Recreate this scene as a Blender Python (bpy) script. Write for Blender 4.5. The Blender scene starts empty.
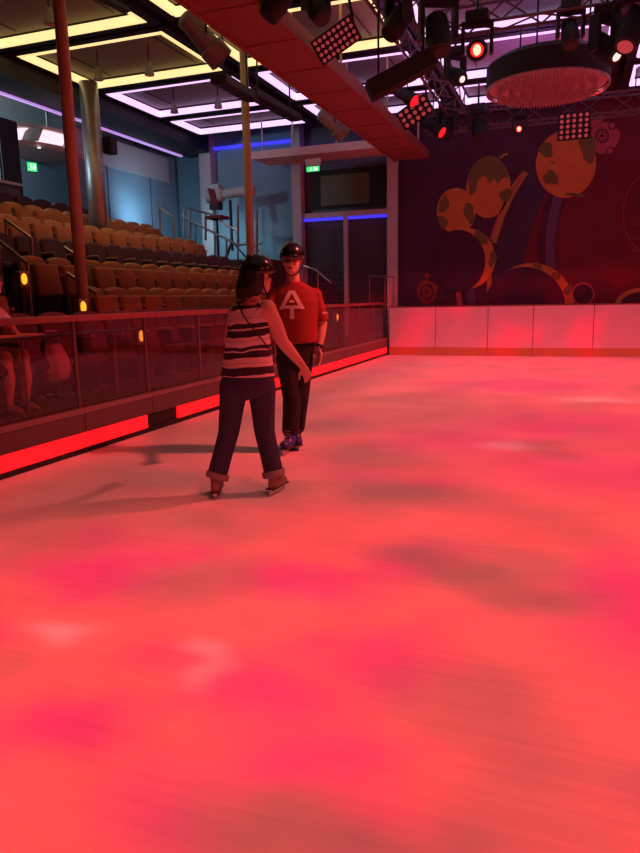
import bpy, bmesh, math, random
from mathutils import Vector, Matrix, Quaternion
random.seed(7)
SC = bpy.context.scene
COL = SC.collection
PI = math.pi
V = Vector

# ------------------------------------------------------------------ camera
FPX, CX, CY, CAMH = 690.0, 320.0, 426.5, 1.4
def camera_axes():
    roll = math.radians(1.1)
    dx, dy = 575.0 - CX, 294.0 - CY
    c, s = math.cos(roll), math.sin(roll)
    v = V((c*dx - s*dy, -(s*dx + c*dy), FPX)).normalized()
    a = math.asin(v.x); p = math.atan2(v.y, v.z)
    f = V((-math.sin(a)*math.cos(p), math.cos(a)*math.cos(p), -math.sin(p)))
    r0 = V((math.cos(a), math.sin(a), 0)); u0 = r0.cross(f)
    return f, c*r0 - s*u0, s*r0 + c*u0
FWD, RIGHT, UP = camera_axes()
EYE = V((0, 0, CAMH))
def ray(px, py): return FWD*FPX + RIGHT*(px - CX) - UP*(py - CY)
def at_x(px, py, X):
    d = ray(px, py); return EYE + d*(X/d.x)
def at_y(px, py, Y):
    d = ray(px, py); return EYE + d*(Y/d.y)
def at_z(px, py, Z):
    d = ray(px, py); return EYE + d*((Z - CAMH)/d.z)
cd = bpy.data.cameras.new('camera'); cam = bpy.data.objects.new('camera', cd); COL.objects.link(cam)
cd.sensor_fit = 'VERTICAL'; cd.sensor_height = 24.0; cd.lens = FPX/853.0*24.0
cd.clip_start = 0.05; cd.clip_end = 200
M = Matrix((RIGHT, UP, -FWD)).transposed().to_4x4(); M.translation = EYE
cam.matrix_world = M
SC.camera = cam
vs = SC.view_settings
vs.view_transform = 'Standard'; vs.look = 'None'; vs.gamma = 1.0; vs.exposure = 0.0; vs.use_curve_mapping = False

# ------------------------------------------------------------------ materials
def nodes_of(m):
    m.use_nodes = True
    return m.node_tree, m.node_tree.nodes, m.node_tree.links
def mat(name, col, rough=.5, metal=0.0, var=.12, scale=9.0, bump=0.0, spec=None, coat=0.0, emit=None, estr=0.0):
    m = bpy.data.materials.new(name); nt, N, L = nodes_of(m)
    b = N['Principled BSDF']
    b.inputs['Roughness'].default_value = rough; b.inputs['Metallic'].default_value = metal
    if spec is not None: b.inputs['Specular IOR Level'].default_value = spec
    if coat: b.inputs['Coat Weight'].default_value = coat; b.inputs['Coat Roughness'].default_value = .08
    tc = N.new('ShaderNodeTexCoord'); nz = N.new('ShaderNodeTexNoise')
    nz.inputs['Scale'].default_value = scale; nz.inputs['Detail'].default_value = 4
    L.new(tc.outputs['Object'], nz.inputs['Vector'])
    mx = N.new('ShaderNodeMix'); mx.data_type = 'RGBA'
    mx.inputs[6].default_value = (*[c*(1 - var) for c in col], 1)
    mx.inputs[7].default_value = (*[min(1, c*(1 + var)) for c in col], 1)
    L.new(nz.outputs['Fac'], mx.inputs[0]); L.new(mx.outputs[2], b.inputs['Base Color'])
    if bump:
        bp = N.new('ShaderNodeBump'); bp.inputs['Strength'].default_value = bump; bp.inputs['Distance'].default_value = .01
        L.new(nz.outputs['Fac'], bp.inputs['Height']); L.new(bp.outputs[0], b.inputs['Normal'])
    if emit:
        b.inputs['Emission Color'].default_value = (*emit, 1); b.inputs['Emission Strength'].default_value = estr
    return m
def glass_mat(name, tint, gloss_ior=1.45):
    m = bpy.data.materials.new(name); nt, N, L = nodes_of(m)
    for n in list(N):
        if n.type != 'OUTPUT_MATERIAL': N.remove(n)
    out = [n for n in N if n.type == 'OUTPUT_MATERIAL'][0]
    tr = N.new('ShaderNodeBsdfTransparent'); tr.inputs[0].default_value = (*tint, 1)
    gl = N.new('ShaderNodeBsdfGlossy'); gl.inputs['Roughness'].default_value = .03
    lw = N.new('ShaderNodeLayerWeight'); lw.inputs['Blend'].default_value = .5
    pw = N.new('ShaderNodeMath'); pw.operation = 'POWER'; pw.inputs[1].default_value = 5.0; L.new(lw.outputs['Facing'], pw.inputs[0])
    fr = N.new('ShaderNodeMath'); fr.operation = 'MULTIPLY_ADD'; fr.inputs[1].default_value = .75; fr.inputs[2].default_value = .04; L.new(pw.outputs[0], fr.inputs[0])
    mx = N.new('ShaderNodeMixShader')
    L.new(fr.outputs[0], mx.inputs[0]); L.new(tr.outputs[0], mx.inputs[1]); L.new(gl.outputs[0], mx.inputs[2])
    L.new(mx.outputs[0], out.inputs[0])
    return m

MT = {}
MT['dark'] = mat('dark_paint', (.011, .010, .011), .6)
MT['black'] = mat('black_metal', (.010, .010, .012), .65)
MT['glossblack'] = mat('gloss_black_shell', (.006, .006, .007), .22, coat=.25)
MT['steel'] = mat('brushed_steel', (.55, .55, .56), .28, 1.0, scale=25)
MT['railbrown'] = mat('bronze_rail', (.42, .30, .20), .35, .7)
MT['polepaint'] = mat('orange_pole_paint', (.50, .36, .23), .5)
MT['catwalk'] = mat('catwalk_paint', (.26, .075, .055), .6, scale=3)
MT['seatback'] = mat('tan_orange_fabric', (.46, .23, .095), .9, scale=40, bump=.1)
MT['seatcush'] = mat('orange_fabric', (.40, .135, .05), .9, scale=40, bump=.1)
MT['purplefab'] = mat('dark_purple_fabric', (.09, .035, .055), .9, scale=40, bump=.1)
MT['purplecush'] = mat('deep_purple_fabric', (.06, .022, .045), .9, scale=40, bump=.1)
MT['seatframe'] = mat('seat_frame_paint', (.05, .04, .045), .5)
MT['armcap'] = mat('tan_armrest', (.45, .25, .13), .5)
MT['carpet'] = mat('terrace_carpet', (.055, .022, .022), .95, scale=30, bump=.2)
MT['bluewall'] = mat('blue_grey_wall', (.20, .33, .42), .7, scale=2)
MT['greycol'] = mat('pale_column_paint', (.50, .46, .48), .6)
MT['ledge'] = mat('beige_ledge_paint', (.62, .48, .40), .6)
MT['shutter'] = mat('shutter_slat', (.10, .09, .12), .5, .2)
MT['ceiling'] = mat('ceiling_black', (.013, .012, .013), .7)
MT['panelbrown'] = mat('ceiling_panel_brown', (.20, .15, .10), .75, scale=2)
MT['panelgrey'] = mat('ceiling_panel_grey', (.22, .19, .21), .75, scale=2)
MT['yled'] = mat('warm_yellow_led', (.9, .8, .4), .6, emit=(1, .78, .34), estr=1.1)
MT['pled'] = mat('violet_white_led', (.8, .7, .9), .6, emit=(.84, .56, 1), estr=1.25)
MT['pline'] = mat('violet_line_led', (.8, .7, .9), .6, emit=(.62, .34, 1), estr=.7)
MT['bled'] = mat('blue_led', (.1, .1, .9), .6, emit=(.05, .04, 1), estr=.9)
MT['rled'] = mat('red_led', (.9, .05, .04), .6, emit=(1, .006, .012), estr=1.1)
MT['rlens'] = mat('red_lamp_lens', (.6, .02, .02), .4, emit=(1, .020, .012), estr=1.6)
MT['rcore'] = mat('red_lamp_core', (.9, .5, .4), .4, emit=(1, .34, .22), estr=2.6)
MT['rslit'] = mat('red_slit_lens', (.6, .02, .02), .4, emit=(1, .012, .02), estr=1.1)
MT['rdim'] = mat('dim_red_lens', (.35, .08, .09), .4, emit=(1, .14, .17), estr=.22)
MT['amber'] = mat('amber_step_light', (.9, .6, .1), .5, emit=(1, .38, .02), estr=1.6)
MT['green'] = mat('green_exit_face', (.1, .8, .3), .5, emit=(.03, .85, .22), estr=1.0)
MT['greenwhite'] = mat('exit_pictogram', (.9, 1, .9), .5, emit=(.6, 1, .7), estr=1.2)
MT['whitelamp'] = mat('white_lamp_lens', (.5, .5, .5), .4, emit=(1, .95, .85), estr=.9)
MT['board'] = mat('white_board_plastic', (.66, .56, .60), .45, scale=3, var=.06)
MT['kick'] = mat('ochre_kick_plate', (.48, .26, .12), .5)
MT['barrier'] = mat('barrier_panel', (.09, .05, .05), .35)
MT['alu'] = mat('aluminium_trim', (.24, .17, .16), .4, .5)
MT['toprail'] = mat('dark_red_top_rail', (.17, .065, .055), .45)
MT['glass'] = glass_mat('barrier_glass', (.80, .70, .70))
MT['greyspot'] = mat('grey_lamp_housing', (.20, .20, .18), .5)
MT['spotgrey'] = mat('follow_spot_paint', (.42, .46, .46), .45)
MT['crystal'] = mat('pale_crystal', (.50, .36, .40), .3, scale=30)
MT['truss'] = mat('truss_metal', (.10, .075, .085), .5, .3)
MT['olive'] = mat('olive_reflection', (.08, .075, .03), .4, var=.8, scale=1.2)
MT['skin'] = mat('skin', (.62, .38, .29), .55, scale=12, var=.05)
MT['hair'] = mat('dark_brown_hair', (.009, .005, .005), .6, scale=60, var=.4)
MT['jeans'] = mat('navy_denim', (.036, .040, .095), .85, scale=60, var=.25, bump=.1)
MT['cuff'] = mat('faded_denim_cuff', (.28, .23, .27), .9, scale=60)
MT['darkjeans'] = mat('charcoal_trousers', (.018, .013, .018), .9, scale=50, var=.25, bump=.1)
MT['redshirt'] = mat('red_cotton', (.30, .034, .028), .9, scale=50, var=.08, bump=.08)
MT['logo'] = mat('white_print', (.85, .78, .74), .9)
MT['whiteshirt'] = mat('pale_cotton', (.62, .56, .55), .9, scale=40)
MT['khaki'] = mat('khaki_cotton', (.36, .27, .18), .9, scale=40)
MT['bag'] = mat('grey_tote_cloth', (.42, .34, .36), .9, scale=20, bump=.3)
MT['boot_tan'] = mat('tan_boot', (.25, .16, .135), .6)
MT['boot_dark'] = mat('dark_boot', (.06, .035, .04), .5)
MT['boot_blue'] = mat('blue_boot', (.035, .06, .34), .35)
MT['lens'] = mat('dark_glasses', (.02, .012, .012), .2)
MT['lip'] = mat('mouth_dark', (.16, .03, .03), .5)
MT['eye'] = mat('eye', (.04, .02, .02), .2)
MT['paper'] = mat('crumpled_white_paper', (.8, .7, .68), .9)
MT['chrome'] = mat('polished_steel_column', (.46, .43, .41), .42, .75, var=.3, scale=5, bump=.25)
MT['canopy'] = mat('pale_canopy_plaster', (.66, .60, .52), .7)
MT['darkred'] = mat('dark_red_fabric', (.16, .02, .03), .8)

# ------------------------------------------------------------------ mesh helpers
class MB:
    def __init__(s): s.bm = bmesh.new(); s.mi = 0
    def _mark(s, faces):
        for f in faces: f.material_index = s.mi
    def hexa(s, c8):
        v = [s.bm.verts.new(c) for c in c8]
        fs = [s.bm.faces.new([v[i] for i in q]) for q in ((0,3,2,1),(4,5,6,7),(0,1,5,4),(1,2,6,5),(2,3,7,6),(3,0,4,7))]
        s._mark(fs); return s
    def box(s, a, b):
        x0, y0, z0 = a; x1, y1, z1 = b
        return s.hexa([(x0,y0,z0),(x1,y0,z0),(x1,y1,z0),(x0,y1,z0),(x0,y0,z1),(x1,y0,z1),(x1,y1,z1),(x0,y1,z1)])
    def obox(s, c, ax, ay, az):
        c, ax, ay, az = V(c), V(ax), V(ay), V(az)
        return s.hexa([c-ax-ay-az, c+ax-ay-az, c+ax+ay-az, c-ax+ay-az, c-ax-ay+az, c+ax-ay+az, c+ax+ay+az, c-ax+ay+az])
    def loft(s, rings, n=16, cap=True):
        R = []
        for c, a, b in rings:
            c, a, b = V(c), V(a), V(b)
            R.append([s.bm.verts.new(c + a*math.cos(2*PI*i/n) + b*math.sin(2*PI*i/n)) for i in range(n)])
        fs = []
        for p, q in zip(R, R[1:]):
            for i in range(n): fs.append(s.bm.faces.new((p[i], p[(i+1) % n], q[(i+1) % n], q[i])))
        if cap:
            fs.append(s.bm.faces.new(R[0][::-1])); fs.append(s.bm.faces.new(R[-1]))
        s._mark(fs); return s
    def tube(s, pts, rad, n=8):
        pts = [V(p) for p in pts]
        if not isinstance(rad, (list, tuple)): rad = [rad]*len(pts)
        rings = []; u = None
        for i, p in enumerate(pts):
            t = (pts[min(i+1, len(pts)-1)] - pts[max(i-1, 0)]).normalized()
            if u is None: u = t.orthogonal().normalized()
            u = (u - t*u.dot(t)).normalized(); w = t.cross(u)
            rings.append((p, u*rad[i], w*rad[i]))
        return s.loft(rings, n)
    def ball(s, c, r, axes=None, n=14, m=9):
        c = V(c)
        ax = axes or (V((1,0,0)), V((0,1,0)), V((0,0,1)))
        if not isinstance(r, (list, tuple)): r = (r, r, r)
        rings = []
        for j in range(m):
            th = PI*(j + .5)/m if 0 < j < m-1 else (0.04 if j == 0 else PI-.04)
            rings.append((c - ax[2]*r[2]*math.cos(th), ax[0]*r[0]*math.sin(th), ax[1]*r[1]*math.sin(th)))
        return s.loft(rings, n)
    def prism(s, poly, y0, y1):                       # polygon in x,z ; extruded along y
        a = [s.bm.verts.new((x, y0, z)) for x, z in poly]; b = [s.bm.verts.new((x, y1, z)) for x, z in poly]
        k = len(poly); fs = [s.bm.faces.new(a), s.bm.faces.new(b[::-1])]
        for i in range(k): fs.append(s.bm.faces.new((a[(i+1) % k], a[i], b[i], b[(i+1) % k])))
        s._mark(fs); return s
    def build(s, name, m, parent=None, bevel=0, smooth=False, sub=0, loc=None):
        bmesh.ops.recalc_face_normals(s.bm, faces=s.bm.faces[:])
        me = bpy.data.meshes.new(name); s.bm.to_mesh(me); s.bm.free()
        for x in (m if isinstance(m, list) else [m]): me.materials.append(MT[x] if isinstance(x, str) else x)
        if smooth:
            for p in me.polygons: p.use_smooth = len(p.vertices) <= 4
        o = bpy.data.objects.new(name, me); COL.objects.link(o)
        if parent is not None: o.parent = parent
        if loc is not None: o.location = loc
        if bevel:
            md = o.modifiers.new('bevel', 'BEVEL'); md.width = bevel; md.segments = 2; md.limit_method = 'ANGLE'
        if sub:
            md = o.modifiers.new('subsurf', 'SUBSURF'); md.levels = sub; md.render_levels = sub
        return o
def tag(o, label=None, cat=None, group=None, kind=None):
    if label: o['label'] = label
    if cat: o['category'] = cat
    if group: o['group'] = group
    if kind: o['kind'] = kind
    return o
def thing(name, loc, label, cat, group=None, rz=0):
    o = bpy.data.objects.new(name, None); o.empty_display_size = .1; COL.objects.link(o)
    o.location = loc; o.rotation_euler = (0, 0, rz)
    return tag(o, label, cat, group)
def struct(o): o['kind'] = 'structure'; return o
def copy_tree(o, parent=None):
    c = o.copy(); COL.objects.link(c)
    if parent is not None: c.parent = parent
    for ch in list(o.children): copy_tree(ch, c)
    return c
def remesh(mb, name, m, voxel, parent=None, smooth=6, loc=None):
    o = mb.build(name, m)
    md = o.modifiers.new('r', 'REMESH'); md.mode = 'VOXEL'; md.voxel_size = voxel; md.use_smooth_shade = True
    sm = o.modifiers.new('s', 'SMOOTH'); sm.factor = .5; sm.iterations = smooth
    dg = bpy.context.evaluated_depsgraph_get()
    me = bpy.data.meshes.new_from_object(o.evaluated_get(dg))
    o.modifiers.clear(); old = o.data; o.data = me; me.name = name; bpy.data.meshes.remove(old)
    me.materials.clear(); me.materials.append(MT[m])
    for p in me.polygons: p.use_smooth = True
    if parent is not None: o.parent = parent
    if loc is not None: o.location = loc
    return o
ORD = ['first','second','third','fourth','fifth','sixth','seventh','eighth','ninth','tenth','eleventh','twelfth','thirteenth','fourteenth',
       'fifteenth','sixteenth','seventeenth','eighteenth','nineteenth','twentieth','twenty-first','twenty-second','twenty-third','twenty-fourth']

# ------------------------------------------------------------------ ice and room shell
def ice_material():
    m = bpy.data.materials.new('rink_ice'); nt, N, L = nodes_of(m); b = N['Principled BSDF']
    tc = N.new('ShaderNodeTexCoord')
    n1 = N.new('ShaderNodeTexNoise'); n1.inputs['Scale'].default_value = 1.3; n1.inputs['Detail'].default_value = 6
    L.new(tc.outputs['Object'], n1.inputs['Vector'])
    cr = N.new('ShaderNodeValToRGB'); cr.color_ramp.elements[0].color = (.64, .66, .68, 1); cr.color_ramp.elements[1].color = (.76, .77, .78, 1)
    cr.color_ramp.elements[0].position = .35; cr.color_ramp.elements[1].position = .65
    L.new(n1.outputs['Fac'], cr.inputs[0])
    # skate scratches: stretched noise along two directions, as roughness and bump
    hs = []
    for rot, sc in ((.25, (1.6, 34, 1)), (-.75, (1.2, 48, 1)), (1.0, (2.2, 41, 1))):
        mp = N.new('ShaderNodeMapping'); mp.inputs['Rotation'].default_value = (0, 0, rot); mp.inputs['Scale'].default_value = sc
        L.new(tc.outputs['Object'], mp.inputs['Vector'])
        nn = N.new('ShaderNodeTexNoise'); nn.inputs['Scale'].default_value = .8; nn.inputs['Detail'].default_value = 5
        L.new(mp.outputs[0], nn.inputs['Vector']); hs.append(nn.outputs['Fac'])
    ad = N.new('ShaderNodeMath'); L.new(hs[0], ad.inputs[0]); L.new(hs[1], ad.inputs[1])
    ad2 = N.new('ShaderNodeMath'); L.new(ad.outputs[0], ad2.inputs[0]); L.new(hs[2], ad2.inputs[1])
    sr = N.new('ShaderNodeMapRange'); sr.inputs['From Min'].default_value = 1.25; sr.inputs['From Max'].default_value = 1.75; sr.inputs['To Min'].default_value = .95; sr.inputs['To Max'].default_value = 1.03
    L.new(ad2.outputs[0], sr.inputs[0]); ml = N.new('ShaderNodeMix'); ml.data_type = 'RGBA'; ml.blend_type = 'MULTIPLY'; ml.inputs[0].default_value = 1
    L.new(cr.outputs[0], ml.inputs[6]); L.new(sr.outputs[0], ml.inputs[7]); L.new(ml.outputs[2], b.inputs['Base Color'])
    bp = N.new('ShaderNodeBump'); bp.inputs['Strength'].default_value = .10; bp.inputs['Distance'].default_value = .02
    L.new(ad2.outputs[0], bp.inputs['Height']); L.new(bp.outputs[0], b.inputs['Normal'])
    mr = N.new('ShaderNodeMapRange'); mr.inputs['From Min'].default_value = .3; mr.inputs['From Max'].default_value = .7
    mr.inputs['To Min'].default_value = .38; mr.inputs['To Max'].default_value = .55
    L.new(n1.outputs['Fac'], mr.inputs[0]); L.new(mr.outputs[0], b.inputs['Roughness'])
    b.inputs['Specular IOR Level'].default_value = .14
    return m
ICE = ice_material()
struct(MB().box((-4.32, -2.0, -.06), (5.2, 16.75, 0)).build('floor', ICE))
struct(MB().box((-12, -2, 5.86), (5.2, 18.5, 5.98)).build('ceiling', 'ceiling'))
struct(MB().box((-12, -2, -.1), (-11.85, 18.5, 5.86)).build('wall_left', 'bluewall'))
struct(MB().box((-12, 17.9, -.1), (5.2, 18.1, 5.86)).build('wall_back', 'bluewall'))
struct(MB().box((5.2, -2, -.1), (5.35, 18.1, 5.86)).build('wall_right', 'dark'))
# stepped seating terrace : (front x, back x, floor height)
TIERS = [(-4.42, -5.24, .45), (-5.24, -6.2, .74), (-6.2, -7.1, 1.16), (-7.1, -8.1, 1.54), (-8.1, -9.05, 1.96), (-9.05, -9.85, 2.33), (-9.85, -11.85, 2.62)]
for x0, x1, z in TIERS:
    struct(MB().box((x1, -1.5, -.06), (x0, 15.2 if x0 > -9 else 17.9, z)).build('terrace_step', 'carpet'))
struct(MB().box((-9.05, 15.2, -.06), (-6.9, 17.9, 2.36)).build('follow_spot_platform', 'carpet'))
struct(MB().box((-6.9, 15.2, -.06), (-4.42, 17.9, .45)).build('corner_walkway_floor', 'carpet'))
struct(MB().box((-4.42, 16.85, -.06), (5.2, 17.9, .02)).build('stage_floor', 'dark'))
# blue panel wall behind the seats, with panel joints, and the drop soffit with its violet line
struct(MB().box((-10.75, 13.4, 2.62), (-10.6, 17.6, 5.3)).build('wall_seating', 'bluewall'))
for yy in (14.5, 16.3):
    struct(MB().box((-10.6, yy-.012, 2.62), (-10.585, yy+.012, 5.25)).build('trim_wall', 'shutter'))
struct(MB().box((-10.15, -2, 5.27), (-9.3, 17.6, 5.86)).build('soffit_beam', 'dark'))
tag(MB().box((-10.145, 4.5, 5.222), (-10.08, 17.15, 5.262)).build('led_line', 'pline'),
    'thin violet line of light along the dark soffit above the seats', 'light strip')
struct(MB().box((-9.62, 17.2, 2.3), (-9.28, 17.5, 5.86)).build('column_corner', 'greycol'))
struct(MB().box((-9.4, 17.5, 2.3), (-6.8, 17.62, 5.86)).build('wall_platform', 'bluewall'))
struct(MB().box((-6.92, 17.1, .45), (-6.68, 17.4, 5.86)).build('column_left', 'greycol'))
struct(MB().box((-4.42, 17.1, .0), (-4.17, 17.4, 5.86)).build('column_right', 'greycol'))
struct(MB().box((-6.68, 17.22, 3.44), (-4.42, 17.36, 3.56)).build('trim_transom', 'greycol'))
struct(MB().box((-6.68, 17.45, 3.5), (-4.42, 17.6, 5.86)).build('wall_booth', 'shutter'))

# ------------------------------------------------------------------ ceiling panels with light coves
def ceiling_panel(x0, x1, y0, y1, led, pm, label):
    t = thing('ceiling_panel', ((x0+x1)/2, (y0+y1)/2, 5.55), label, 'ceiling light', 'ceiling panels edged with light')
    X, Y = (x1-x0)/2, (y1-y0)/2
    p = MB().box((-X, -Y, .17), (X, Y, .20))
    p.build('panel', pm, t)
    s = MB()
    for k in (-.33, .33): s.box((X*k*2-.012, -Y+.1, .160), (X*k*2+.012, Y-.1, .172))
    s.build('panel_seam', 'ceiling', t)
    w = .17
    f = MB()
    f.box((-X-w, -Y-w, .0), (X+w, -Y-.02, .29)).box((-X-w, Y+.02, .0), (X+w, Y+w, .29))
    f.box((-X-w, -Y-.02, .0), (-X-.02, Y+.02, .29)).box((X+.02, -Y-.02, .0), (X+w, Y+.02, .29))
    f.build('frame', 'ceiling', t)
    for a, b in (((-X, Y-.05, .0), (X, Y+.02, .115)), ((-X, -Y-.02, .0), (X, -Y+.09, .115)),
                 ((-X-.02, -Y+.09, .0), (-X+.05, Y-.05, .115)), ((X-.07, -Y+.09, .0), (X+.02, Y-.05, .115))):
        MB().box(a, b).build('light_strip', led, t)
    return t
ROWS = [(7.75, 9.78), (10.2, 12.2), (12.6, 14.55), (15.0, 16.4)]
COLS = [(-9.1, -6.26), (-5.75, -2.92), (-2.45, .40), (.86, 3.7)]
cname = ['over the upper seats', 'above the red catwalk', 'above the crystal chandelier', 'at the right edge of the ceiling']
rname = ['nearest', 'second nearest', 'third nearest', 'farthest']
for ci, (x0, x1) in enumerate(COLS):
    for ri, (y0, y1) in enumerate(ROWS):
        if ci >= 2 and ri == 0: continue
        warm = ri < 2 and ci < 2
        ceiling_panel(x0, x1, y0, y1, 'yled' if warm else 'pled', 'panelbrown' if warm else 'panelgrey',
            '%s ceiling panel with %s cove light, %s of the panels %s' % ('brown' if warm else 'grey', 'yellow' if warm else 'violet-white', rname[ri if ci < 2 else ri], cname[ci]))
# pendant can lights
pend = [(98, 72, 5.35, 'hanging left of the middle in the second yellow panel'), (149, 67, 5.35, 'hanging right of the middle in the second yellow panel'),
        (49, 14, 5.35, 'hanging in the nearest yellow panel, left of the orange pole'), (174, 106, 5.35, 'hanging in the nearest violet panel over the seats, left one'),
        (218, 101, 5.35, 'hanging in the nearest violet panel over the seats, right one')]
for px, py, z, w in pend:
    p = at_z(px, py, z)
    t = thing('pendant_lamp', p, 'small grey bell-shaped can lamp ' + w, 'lamp', 'can lamps below the ceiling panels')
    MB().loft([((0,0,-.13),(.085,0,0),(0,.085,0)), ((0,0,-.02),(.062,0,0),(0,.062,0)), ((0,0,.08),(.04,0,0),(0,.04,0))], 16).build('lamp_shade', 'greyspot', t, smooth=False)
    MB().tube([(0,0,.08),(0,0,.37)], .012, 6).build('hanging_rod', 'black', t)
    MB().loft([((0,0,-.137),(.07,0,0),(0,.07,0)), ((0,0,-.131),(.07,0,0),(0,.07,0))], 14).build('lens', 'crystal', t)

# ------------------------------------------------------------------ seats
def make_seat(kind):
    fb, fc = ('seatback', 'seatcush') if kind == 'orange' else ('purplefab', 'purplecush')
    t = thing('auditorium_seat', (0,0,0), 'seat', 'seat')
    # backrest: rounded slab (outline in y,z) leaning back ; seat faces +x
    out = []
    for a, b in ((-.225, .36), (.225, .36), (.235, .70)): out.append((a, b))
    for i in range(9):
        th = i/8*PI
        out.append((.235*math.cos(th)**1 if i not in (0, 8) else (.235 if i == 0 else -.235), .77 + .10*math.sin(th)**.6 if i not in (0, 8) else .74))
    out.append((-.235, .70))
    m = MB(); fr, bk = [], []
    for y, z in out:
        lean = -(z-.36)*.17
        fr.append(m.bm.verts.new((lean+.04, y, z))); bk.append(m.bm.verts.new((lean-.045, y, z)))
    k = len(out)
    m.bm.faces.new(fr); m.bm.faces.new(bk[::-1])
    for i in range(k): m.bm.faces.new((fr[(i+1) % k], fr[i], bk[i], bk[(i+1) % k]))
    m.build('backrest', fb, t, bevel=.028, smooth=True)
    # tipped-up cushion
    c = MB().obox((.155, 0, .545), (.052, 0, .012), (0, .218, 0), (-.035, 0, .205))
    c.build('seat_cushion', fc, t, bevel=.035, smooth=True)
    MB().box((-.03, -.16, .0), (.05, .16, .03)).box((-.015, -.05, .03), (.03, .05, .40)).build('pedestal', 'seatframe', t)
    a = MB().box((-.05, .237, .34), (.19, .257, .60)); a.build('arm_support', 'seatframe', t, bevel=.006)
    MB().box((-.07, .229, .60), (.21, .265, .632)).build('armrest', 'armcap', t, bevel=.01)
    return t
PROTO = {'orange': make_seat('orange'), 'purple': make_seat('purple')}
USED = set()
def seat(kind, x, y, z, label, group):
    p = PROTO[kind]
    if kind not in USED: USED.add(kind); o = p
    else: o = copy_tree(p)
    o.location = (x, y, z); o['label'] = label; o['group'] = group
    return o
def seat_row(kind, x, z, y0, n, rowname, group, pitch=.52, down=False):
    for i in range(n):
        o = seat(kind, x, y0 + i*pitch, z, '%s %s seat from the near end of the %s' % (ORD[i], 'orange' if kind == 'orange' else 'dark purple', rowname), group)
        if down and i == 0:                              # the occupied seat is folded down
            for ch in o.children:
                if ch.name.startswith('seat_cushion'): ch.rotation_euler = (0, PI/2, 0); ch.location = (-.345, 0, .515)
def yat(px, py, x): return at_x(px, py, x).y
seat_row('purple', -4.98, .45, 4.80, 15, 'lowest row behind the glass', 'purple seats behind the glass', down=True)
seat_row('orange', -5.75, .74, 5.05, 2, 'lowest orange row before the first stair', 'lowest orange row, near part')
yC1 = yat(106, 300, -5.6)
seat_row('orange', -5.75, .74, yC1, 12, 'lowest orange row past the second stair', 'lowest orange row, main part')
seat_row('orange', -6.65, 1.16, yat(46, 275, -6.5), 2, 'second orange row between the two stairs', 'second orange row, middle part')
seat_row('orange', -6.65, 1.16, yat(104, 275, -6.5), 12, 'second orange row past the second stair', 'second orange row, main part')
seat_row('purple', -7.6, 1.54, 7.4, 15, 'purple row below the upper tier', 'purple seats below the upper tier')
seat_row('orange', -8.5, 1.96, 8.0, 14, 'third orange row', 'third orange row')
seat_row('orange', -9.4, 2.33, 8.6, 12, 'topmost orange row', 'topmost orange row')
seat_row('purple', -10.15, 2.62, 9.2, 9, 'top row along the blue wall', 'dark seats at the top')

# ------------------------------------------------------------------ rink barrier on the left
JO = [-.50, .66, 1.82, 2.97, 4.12, 5.28, 6.42, 7.57, 8.72, 9.87, 11.02, 12.17, 13.32, 14.47, 15.6, 16.68]
bx0, bx1 = -4.40, -4.30
vis = 0
for i, (a, b) in enumerate(zip(JO, JO[1:])):
    if b < 3.0: continue
    vis += 1
    t = thing('barrier_section', (-4.35, (a+b)/2, 0), '%s glazed rink barrier section from the near end, with red light strip at its foot' % ORD[vis-1], 'barrier', 'glazed barrier sections along the rink')
    h = (b-a)/2
    MB().box((-.05, -h, 0), (.02, h, .05)).build('plinth', 'dark', t)
    MB().box((-.05, -h+.004, .20), (.045, h-.004, .375)).build('base_panel', 'barrier', t, bevel=.004)
    MB().box((-.05, -h, .05), (.0, h, .20)).build('strip_housing', 'dark', t)
    lo, hi = -h, h
    if i == 6: lo = h-.62
    if i == 5: hi = h-.10
    MB().box((.002, lo, .052), (.03, hi, .196)).build('light_strip', 'rled', t)
    MB().box((-.045, -h+.002, .377), (.055, h-.002, .43)).build('sill_rail', 'alu', t, bevel=.006)
    MB().box((-.012, -h+.012, .43), (.0, h-.012, 1.235)).build('glass_pane', 'glass', t)
    for s in (-1, 1):
        MB().box((-.02, s*(h-.010)-.004, .43), (.006, s*(h-.010)+.004, 1.235)).build('glazing_post', 'alu', t)
    MB().box((-.05, -h, 1.235), (.05, h, 1.295)).build('top_rail', 'toprail', t, bevel=.012)
# inner guard bar behind the glass
t = thing('guard_bar', (-4.52, 4.9, .45), 'thin steel bar on posts just behind the near barrier glass', 'rail')
MB().tube([(0, -2.0, .66), (0, 1.75, .66)], .016, 8).build('bar', 'alu', t)
for yy in (-1.4, -.1, 1.2): MB().tube([(0, yy, 0), (0, yy, .66)], .014, 8).build('post', 'alu', t)

# ------------------------------------------------------------------ white rink boards at the far end
edges = [at_y(px, 355, 16.75).x for px in (388, 435, 487, 532, 592)] + [2.0, 3.4, 4.8]
edges[0] = -4.28
for i, (a, b) in enumerate(zip(edges, edges[1:])):
    t = thing('rink_board', ((a+b)/2, 16.8, 0), 'white rink board with ochre kick plate, %s from the glass barrier' % ORD[i], 'rink board', 'white boards across the far end')
    h = (b-a)/2
    MB().box((-h+.006, -.05, .19), (h-.006, .03, 1.15)).build('board', 'board', t, bevel=.004)
    MB().box((-h+.003, -.06, .0), (h-.003, .03, .19)).build('kick_plate', 'kick', t, bevel=.004)
    MB().box((-h, -.055, 1.15), (h, .045, 1.185)).build('top_cap', 'toprail', t, bevel=.008)

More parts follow.
